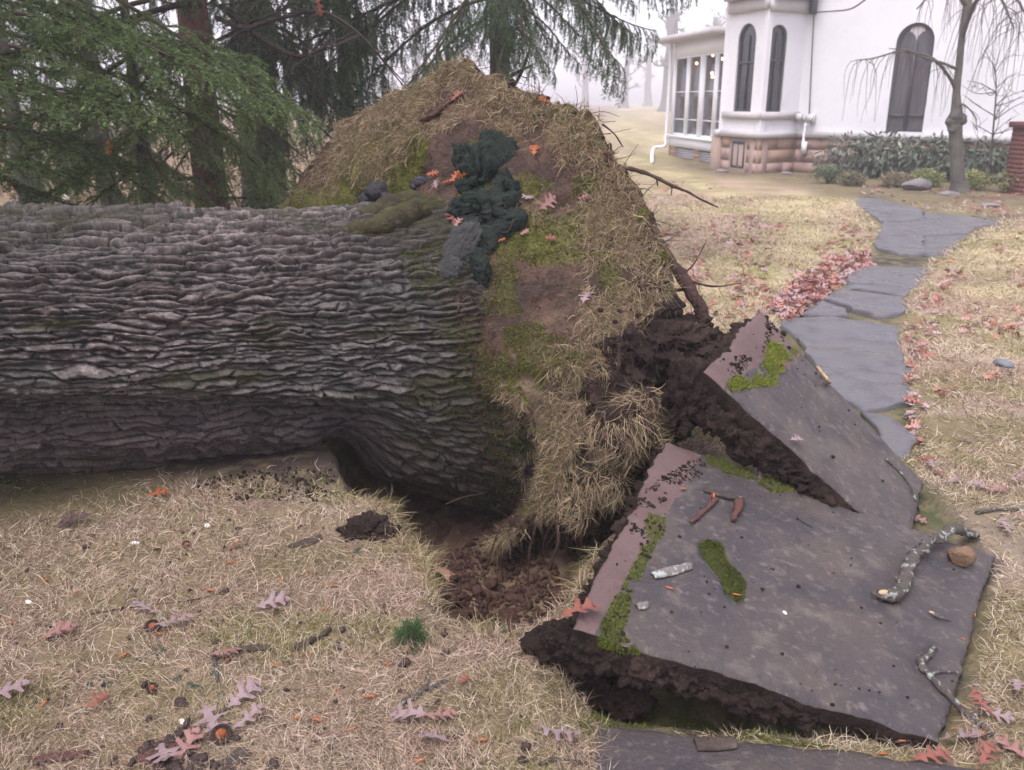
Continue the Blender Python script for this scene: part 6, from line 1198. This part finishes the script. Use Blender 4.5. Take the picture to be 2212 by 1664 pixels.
# sticks
M['lichen'] = mat('lichened_bark', (.10, .085, .075), .85, [(45, (.36, .39, .36), .54, .6, .85), (20, (.05, .04, .036), .55, .7, .7)], bump=(60, .012), spec=.2)
M['stick'] = mat('brown_stick', (.075, .055, .045), .85, [(30, (.16, .13, .11), .52, .7, .6), (12, (.03, .024, .02), .5, .7, .6)], bump=(60, .012))
M['redstick'] = mat('reddish_bark_stick', (.12, .055, .045), .8, [(25, (.05, .025, .022), .48, .68, .8), (40, (.17, .09, .075), .56, .7, .5)], bump=(50, .015))
M['freshwood'] = mat('fresh_broken_wood', (.50, .36, .21), .8, [(30, (.36, .17, .07), .5, .7, .6)], bump=(40, .01))
def stick(name, label, cat, pts, r0, r1, m, seed, side=(), group=None, n=8, fresh=(), lift=1.0, rough=.014):
    P = []
    for p in pts:
        h = hit(p[0], p[1], EVERY); P.append(h[0] + h[1] * ((r0 * lift) + (p[2] if len(p) > 2 else 0)))
    P0 = np.array(P); P = smoothpath(P0, 7); q = np.random.default_rng(seed); P = P + q.normal(size=P.shape) * r0 * .10; t = thing(name, label, cat, tuple(P[0]), group)
    R = np.linspace(r0, r1, len(P)) * (1 + .10 * fbm(np.column_stack([np.arange(len(P)) * .7, np.zeros(len(P)), np.full(len(P), seed)]), 2, seed)); MB().add(*tube(P, R, n, rough * r0 / .015, seed, True, 60)).obj('stem', M[m], t)
    for sp in side:
        Q_ = []
        for p in sp: h = hit(p[0], p[1], EVERY); Q_.append(h[0] + h[1] * (r0 * .9 + (p[2] if len(p) > 2 else 0)))
        MB().add(*tube(smoothpath(Q_, 5), np.linspace(r0 * .55, r0 * .25, len(smoothpath(Q_, 5))), 6)).obj('side_twig', M[m], t)
    for f, s in fresh:
        k = int(f * (len(P) - 1)); c = P[k]; d = nrm(P[min(k + 1, len(P) - 1)] - P[max(k - 1, 0)]); V, F = ico(3); a = nrm(np.cross(d, [0, 0, 1])); b = np.cross(a, d); b = b if b[2] > 0 else -b; fc = nrm(b * .8 + nrm(O - c) * .7)
        V2 = c + fc * R[k] * .5 + (V[:, :1] * d * s * 1.5 + V[:, 1:2] * np.cross(d, fc) * s * .62 + V[:, 2:] * fc * s * .6); MB().add(V2, F).obj('bare_patch', M['freshwood'], t)
    return t
stick('branch', 'thick crooked branch with bare yellow patches bent across the corner of the mossy slab', 'branch', [(1900, 1298, .0), (1935, 1292, .0), (1948, 1258, .01), (1962, 1222, .015), (2000, 1190, .02), (2050, 1172, .03), (2095, 1168, .02), (2120, 1170, .01)], .021, .013, 'lichen', 1, [[(1925, 1305), (1900, 1300), (1876, 1290)]], n=14, fresh=[(.03, .016), (.22, .010), (.34, .009), (.60, .011)])
stick('stick', 'long lichened stick with a kink, lying from the mossy slab onto the verge', 'stick', [(2018, 1402), (1998, 1425), (1985, 1440), (2015, 1475), (2050, 1512), (2085, 1545), (2115, 1570), (2145, 1592)], .009, .008, 'lichen', 2, [[(2005, 1462), (2030, 1455), (2065, 1455)], [(2095, 1552), (2120, 1545), (2140, 1520)]], n=9)
stick('twig', 'thin twig with a grey tip lying down the lower half of the steep slab', 'twig', [(1912, 992), (1945, 1025), (1968, 1055), (1975, 1080), (1985, 1108)], .005, .003, 'lichen', 3, [[(1968, 1055), (1985, 1075), (1998, 1095)]], n=7)
stick('twig', 'short dark twig on the far half of the steep slab near its moss', 'twig', [(1725, 745), (1755, 772), (1775, 788)], .003, .002, 'stick', 4, n=6)
stick('bark_stick', 'reddish brown stick making the bar of the three on the mossy slab', 'stick', [(1520, 1062), (1555, 1074), (1600, 1084)], .008, .006, 'stick', 5, [[(1590, 1082), (1605, 1090), (1610, 1094)]])
stick('bark_stick', 'flaky reddish stick slanting below the bar of the three on the mossy slab', 'stick', [(1545, 1082), (1520, 1108), (1490, 1134)], .010, .006, 'redstick', 6, [[(1530, 1095), (1532, 1085), (1535, 1072)]])
stick('bark_stick', 'stubby reddish stick with an orange end, the shortest of the three on the mossy slab', 'stick', [(1596, 1086), (1588, 1110), (1580, 1130)], .014, .009, 'redstick', 7, fresh=[(.02, .008)])
stick('twig', 'thin curved dark twig on the mossy slab between the three sticks and the slab edge', 'twig', [(1722, 1118), (1735, 1130), (1755, 1140)], .0025, .0018, 'stick', 8, n=6)
stick('stick', 'grey brown stick lying alone on the straw between the mauve leaves and the pit', 'stick', [(640, 1408), (675, 1388), (715, 1364)], .011, .008, 'stick', 9)
stick('twig', 'little grey lichened twig standing in the middle of the littered lawn', 'twig', [(462, 1420, .01), (467, 1440), (470, 1475)], .006, .004, 'lichen', 10)
stick('twig', 'forked lichened twig in front of the pit between the pairs of leaves', 'twig', [(868, 1522), (895, 1512), (912, 1495), (935, 1488), (965, 1472)], .008, .004, 'lichen', 11, [[(912, 1495), (925, 1478), (925, 1460)]])
stick('twig', 'dark curved twig at the bottom edge beside the flat slab', 'twig', [(1165, 1654), (1200, 1645), (1240, 1650), (1265, 1652)], .006, .004, 'stick', 12)
stick('twig', 'lichened twig on the verge above the crooked branch', 'twig', [(2110, 1112), (2150, 1105), (2212, 1104), (2240, 1100)], .008, .006, 'lichen', 13)
stick('twig', 'long straight thread of a twig across the littered lawn', 'twig', [(195, 1328), (290, 1312), (400, 1300), (500, 1278)], .0025, .0015, 'redstick', 14, n=5)
stick('twig', 'small twig with an orange end near the slab edge below the crooked branch', 'twig', [(2010, 1328), (2030, 1338), (2052, 1342)], .007, .003, 'lichen', 15, fresh=[(.0, .006)])
stick('twig', 'dark twig on the path far off where the walk bends', 'twig', [(2100, 470), (2130, 477), (2150, 480)], .015, .010, 'stick', 16)
stick('twig', 'thin dark twig at the near right corner of the mossy slab', 'twig', [(1895, 1592), (1930, 1600), (1965, 1598)], .0028, .002, 'stick', 17, n=5)
stick('twig', 'brown twig laid on the moss beside the green fungus', 'twig', [(1052, 505, .05), (1090, 480, .05), (1118, 455, .04)], .003, .002, 'stick', 18, n=5)
stick('twig', 'brown bark scrap standing at the upper edge of the steep slab', 'twig', [(1765, 795), (1775, 812), (1790, 830)], .008, .006, 'freshwood', 19)
stick('dead_twig', 'crooked dark root piece lying high on the root plate', 'twig', [(915, 262), (945, 245), (975, 225), (1003, 205)], .014, .010, 'redstick', 20)
# pale bark flake, wood chunk, husks, chips
def flake(label, x, y, L, w_, ang, m, seed, name='bark_flake', thk=.012):
    p, n = hit(x, y, EVERY); a = math.radians(ang); X = nrm(np.cross(np.cross(n, [math.cos(a), math.sin(a), .001]), n)); Y_ = np.cross(n, X); s, t = np.meshgrid(np.linspace(-1, 1, 22), np.linspace(-1, 1, 8), indexing='ij'); q = np.random.default_rng(seed)
    ww = w_ * (1 - .25 * s ** 2) * (1 + .12 * fbm(np.stack([s * 3, 0 * s, 0 * s + seed], -1), 2, seed)); hgt_ = thk * (1 - t ** 2 * .8) * (1 + .5 * fbm(np.stack([s * 5, t * 3, 0 * s], -1), 3, seed)); top = p + X * (s * L)[..., None] + Y_ * (t * ww)[..., None] + n * (hgt_ + .004)[..., None]; bot = top - n * (hgt_ * .7)[..., None] - n * .001
    V = np.vstack([top.reshape(-1, 3), bot.reshape(-1, 3)]); i = np.arange(22 * 8).reshape(22, 8); F = np.stack([i[:-1, :-1], i[1:, :-1], i[1:, 1:], i[:-1, 1:]], -1).reshape(-1, 4); ring = np.concatenate([i[0, :], i[1:, -1], i[-1, -2::-1], i[-2:0:-1, 0]]); rn = np.roll(ring, -1)
    mb = MB(); mb.add(V, None, np.vstack([F, F[:, ::-1] + 176, np.column_stack([ring, rn, rn + 176, ring + 176])])); return tag(mb.obj(name, M[m], None, own_origin=True), label, 'bark')
M['lichen2'] = mat('pale_lichened_bark', (.19, .17, .16), .85, [(26, (.46, .50, .46), .5, .56, .9), (12, (.12, .10, .09), .5, .68, .6)], bump=(50, .01))
flake('long pale flake of lichened bark lying next to the moss filled hollow', 1450, 1236, .075, .017, 33, 'lichen2', 1)
flake('dark curled bark flake on the flat slab at the bottom edge', 1545, 1612, .05, .022, 5, 'stick', 2, thk=.018)
flake('rough grey bark flake in the straw under the trunk', 660, 1175, .06, .022, 40, 'stick', 3)
flake('brown bark strip lying on the straw left of the short stick', 545, 1405, .05, .010, 5, 'stick', 4)
flake('dark bark strip near the bottom left of the littered lawn', 130, 1640, .07, .014, 5, 'redstick', 5)
flake('dark bark piece under the heap of leaf scraps', 360, 1628, .06, .03, 20, 'redstick', 6)
flake('dark bark piece beside the walnut husk at the bottom', 505, 1650, .04, .03, 70, 'stick', 7)
flake('small lichened flake on the mossy slab below the long pale one', 1385, 1312, .017, .012, 30, 'lichen2', 8)
p, n = hit(2068, 1215, EVERY); mb = MB(); V, F, _ = rock(p + n * .03, (.045, .04, .036), 4, 12, 9, .10); mb.add(V, F); M['chunk'] = mat('weathered_wood_chunk', (.22, .135, .085), .85, [(14, (.11, .065, .045), .45, .65, .8), (30, (.33, .23, .15), .55, .7, .6)], bump=(40, .02)); tag(mb.obj('wood_chunk', M['chunk'], None, own_origin=True), 'blocky brown chunk of wood under the crooked branch', 'wood chunk')
M['husk'] = mat('walnut_husk', (.045, .03, .028), .7, [(20, (.10, .05, .035), .5, .7, .6)], bump=(40, .015)); M['huskin'] = mat('orange_husk_inside', (.33, .10, .035), .7, [(30, (.16, .045, .02), .48, .65, .8)], bump=(50, .02))
def husk(x, y, r, label, seed):
    p, n = hit(x, y, EVERY); c = p + n * r * .55; t = thing('walnut_husk', label, 'nut husk', tuple(c), 'broken walnut husks'); V, F = ico(4); fc = nrm(O - c + np.array([.2, 0, .8])); d = V @ fc; V2 = V * (1 + .07 * fbm(V * 3 + seed, 3, seed))[:, None]; rim = d > .55; V2 = np.where(rim[:, None], V2 - fc * ((d - .55) * 1.9)[:, None], V2); MB().add(c + V2 * r, F).obj('shell', M['husk'], t)
    V3, F3 = ico(3); V3 = V3 * (1 + .22 * fbm(V3 * 4 + seed, 3, seed))[:, None]; MB().add(c + fc * r * .22 + V3 * r * .56, F3).obj('kernel', M['huskin'], t)
husk(330, 1362, .022, 'round orange husk right beside the palest large leaf', 1); husk(478, 1598, .026, 'dark walnut husk open towards the camera, touching the broad pale leaf', 2); husk(404, 1182, .016, 'red brown husk near the white scrap under the trunk', 3); husk(330, 1492, .015, 'small black husk with an orange top in the middle of the lawn', 4); husk(492, 1430, .010, 'tiny orange husk at the top of the lichened twig', 5)
def nub(x, y, r, c, label, cat, name, seed, grp=None):
    p, n = hit(x, y, EVERY); mb = MB(); V, F, _ = blob(p + n * r[2] * .6, r, .22, 2, 3, seed, (seed, 0, 0)); mb.add(V, F); return tag(mb.obj(name, c, None, own_origin=True), label, cat, grp)
M['dkstone'] = mat('dark_nut', (.05, .032, .03), .6, [(20, (.09, .06, .055), .5, .7, .5)], bump=(40, .01)); M['bluestone2'] = mat('blue_grey_pebble', (.16, .175, .20), .6); M['white'] = mat('white_scrap', (.78, .76, .70), .6); M['greenleaf'] = mat('dark_green_leaf', (.035, .06, .04), .4, [(20, (.06, .085, .05), .5, .7, .6)], spec=.4)
nub(487, 1280, (.014, .012, .012), M['dkstone'], 'dark oval nut above the folded mauve leaf', 'nut', 'nut', 1); nub(482, 1345, (.008, .008, .008), M['dkstone'], 'small dark nut to the right of the palest leaf', 'nut', 'nut', 2); nub(390, 1524, (.018, .014, .014), M['dkstone'], 'blackish nut below the small black husk', 'nut', 'nut', 3); nub(128, 1572, (.010, .008, .009), M['dkstone'], 'black nut near the dark bark strip', 'nut', 'nut', 4); nub(2166, 790, (.06, .04, .025), M['bluestone2'], 'flat blue grey stone on the straw near the picture edge', 'stone', 'stone', 5); nub(140, 433, (.09, .05, .05), M['white'], 'white scrap on the leafy floor behind the trunk, under the spruces', 'litter', 'litter_scrap', 6)
nub(600, 1283, (.016, .010, .004), M['greenleaf'], 'dark green glossy leaf scrap above the folded mauve leaf', 'leaf', 'ground_leaf', 7)
for i, (x, y) in enumerate([(295, 1275), (312, 1300), (330, 1415), (190, 1480), (215, 1465), (240, 1478), (380, 1470), (425, 1485), (475, 1500), (485, 1535), (410, 1480), (465, 1455), (775, 1190), (300, 1425), (350, 1405)]): nub(x + rng.normal() * 4, y, (.014 * rng.uniform(.7, 1.4), .010, .003), M['greenleaf'], 'dark green creeping leaf flat in the straw of the littered lawn', 'leaf', 'ground_leaf', 30 + i, 'dark green leaves in the straw')
for x, y, lab, r in [(448, 1137, 'white chip standing in the straw under the trunk', .014), (292, 1174, 'cream chip lying near the red brown husk', .013), (62, 1302, 'white and red chip near the picture edge on the lawn', .012), (395, 1560, 'white chip just above the heap of dark scraps', .010), (222, 1592, 'tiny white chip on the lowest part of the lawn', .006), (1695, 1324, 'pale green crumb on the middle of the mossy slab', .007)]: nub(x, y, (r * 1.3, r * .7, r * .35), M['white'], lab, 'chip', 'chip', int(x))
M['chip'] = mat('orange_wood_chip', (.40, .13, .045), .7, [(30, (.26, .08, .03), .5, .7, .6)])
CHIPS = [(100, 1258, 40), (165, 1285, 35), (500, 1218, 20), (545, 1215, 25), (605, 1258, 5), (660, 1242, 10), (335, 1320, 15), (345, 1375, 0), (270, 1420, 60), (600, 1440, 30), (670, 1420, 30), (95, 1525, 85), (300, 1620, 60), (550, 1548, -30), (1780 / 2.6, 1560, -20), (570, 1640, 70), (770, 1318, 80), (815, 1095, 5), (720, 1270, 20), (800, 1510, 10), (640, 1555, 160), (700, 1320, 10), (455, 1280, 0), (250, 1190, 20), (835, 1440, -10), (1040, 1605, 0), (730, 1495, 20), (1540, 1075, 80), (1590, 1290, 0), (1445, 1275, -20), (2100, 1330, 80), (2078, 1385, -30), (1990, 1200, 70), (2062, 1580, 10), (1945, 1595, -10), (1905, 1632, 0), (2120, 1590, 10), (1690, 790, -20), (1268, 318, 15), (1155, 305, 60), (1300, 330, 10), (880, 1410, 80), (1195, 1280, 30), (520, 1660, 30), (30, 1350, 40), (760, 1580, 45), (905, 1650, 15), (1475, 1060, 30)]
for i, (x, y, a) in enumerate(CHIPS):
    h = hit(x, y, EVERY)
    if h is None: continue
    p, n = h; a = math.radians(a + rng.normal() * 10); X = nrm(np.cross(np.cross(n, [math.cos(a), math.sin(a), .001]), n)); Y_ = np.cross(n, X); L = rng.uniform(.010, .022); s, F = ico(1); V = p + n * .010 + (s[:, :1] * X * L + s[:, 1:2] * Y_ * L * .22 + s[:, 2:] * n * L * .14) * (1 + .2 * rng.normal(size=(len(s), 1))); mb = MB(); mb.add(V, F)
    tag(mb.obj('wood_chip', M['chip'], None, False, own_origin=True), ('orange wood splinter lying on one of the tilted slabs' if x > 1300 and y > 700 and x < 2050 else 'orange wood splinter stuck on the upturned root plate' if y < 700 else 'orange wood splinter on the verge at the picture edge' if x >= 2050 else 'orange wood splinter in the straw near the pit' if x > 700 else 'orange wood splinter in the straw of the littered lawn' if y > 1300 else 'orange wood splinter in the straw close under the trunk'), 'wood chip', 'orange wood splinters')
# dark scraps heap and lawn crumbs
mb = MB()
for i in range(300):
    x, y = rng.uniform(0, 1150), rng.uniform(1120, 1664)
    if rng.random() > .35 + .65 * (n2(np.array([x]), np.array([y]), .012, 5)[0] > 0): continue
    h = hit(x, y, [BV_GROUND]); 
    if h is None: continue
    p, n = h; r_ = rng.gamma(2, .0019) + .0015; V, F, _ = rock(p + n * .006, r_ * rng.uniform(.6, 1.8, 3) * np.array([1, 1, .6]), 1, i); mb.add(V, F)
for i in range(90): h = hit(375 + rng.normal() * 45, 1635 + rng.normal() * 22, [BV_GROUND]); r_ = rng.uniform(.004, .014); V, F, _ = rock(h[0] + np.array([0, 0, .012]), r_ * rng.uniform(.6, 1.8, 3) * np.array([1, 1, .5]), 1, i); mb.add(V, F)
tag(mb.obj('debris', M['dkstone'], None, False), kind='stuff')
# spruce seedling sprig at the pit edge
p, n = hit(885, 1395, EVERY); t = thing('spruce_seedling', 'small green spruce sprig sprouting from the straw at the pit edge', 'seedling', tuple(p)); SG = bough_mesh(77, .16, .1, .1, 3.2, .9, (.05, .10, .035), (.09, .17, .06), 1.1)[0]
for az, pi_, s in ((80, -60, 1.0), (20, -30, .8), (150, -35, .8), (-60, -20, .6), (100, -40, .75), (60, -75, .9)): o = link('sprig', SG, t); o.location = (0, 0, 0); o.rotation_euler = (0, math.radians(pi_), math.radians(az)); o.scale = (s * .30, s * .30, s * .30)
# ------------------------------------------------------------------ fog
hm = bpy.data.materials.new('haze'); hm.use_nodes = True; hn = hm.node_tree.nodes; hn.clear()
pv = hn.new('ShaderNodeVolumePrincipled'); pv.inputs['Color'].default_value = (.96, .95, 1.0, 1); pv.inputs['Density'].default_value = .0040; pv.inputs['Anisotropy'].default_value = .1
ho = hn.new('ShaderNodeOutputMaterial'); hm.node_tree.links.new(pv.outputs[0], ho.inputs['Volume'])
mb = MB(); mb.add(*box((0, 125, 9.7), (165, 0, 0), (0, 160, 0), (0, 0, 11.7))); hz = mb.obj('haze', hm, None, False); hz['kind'] = 'stuff'
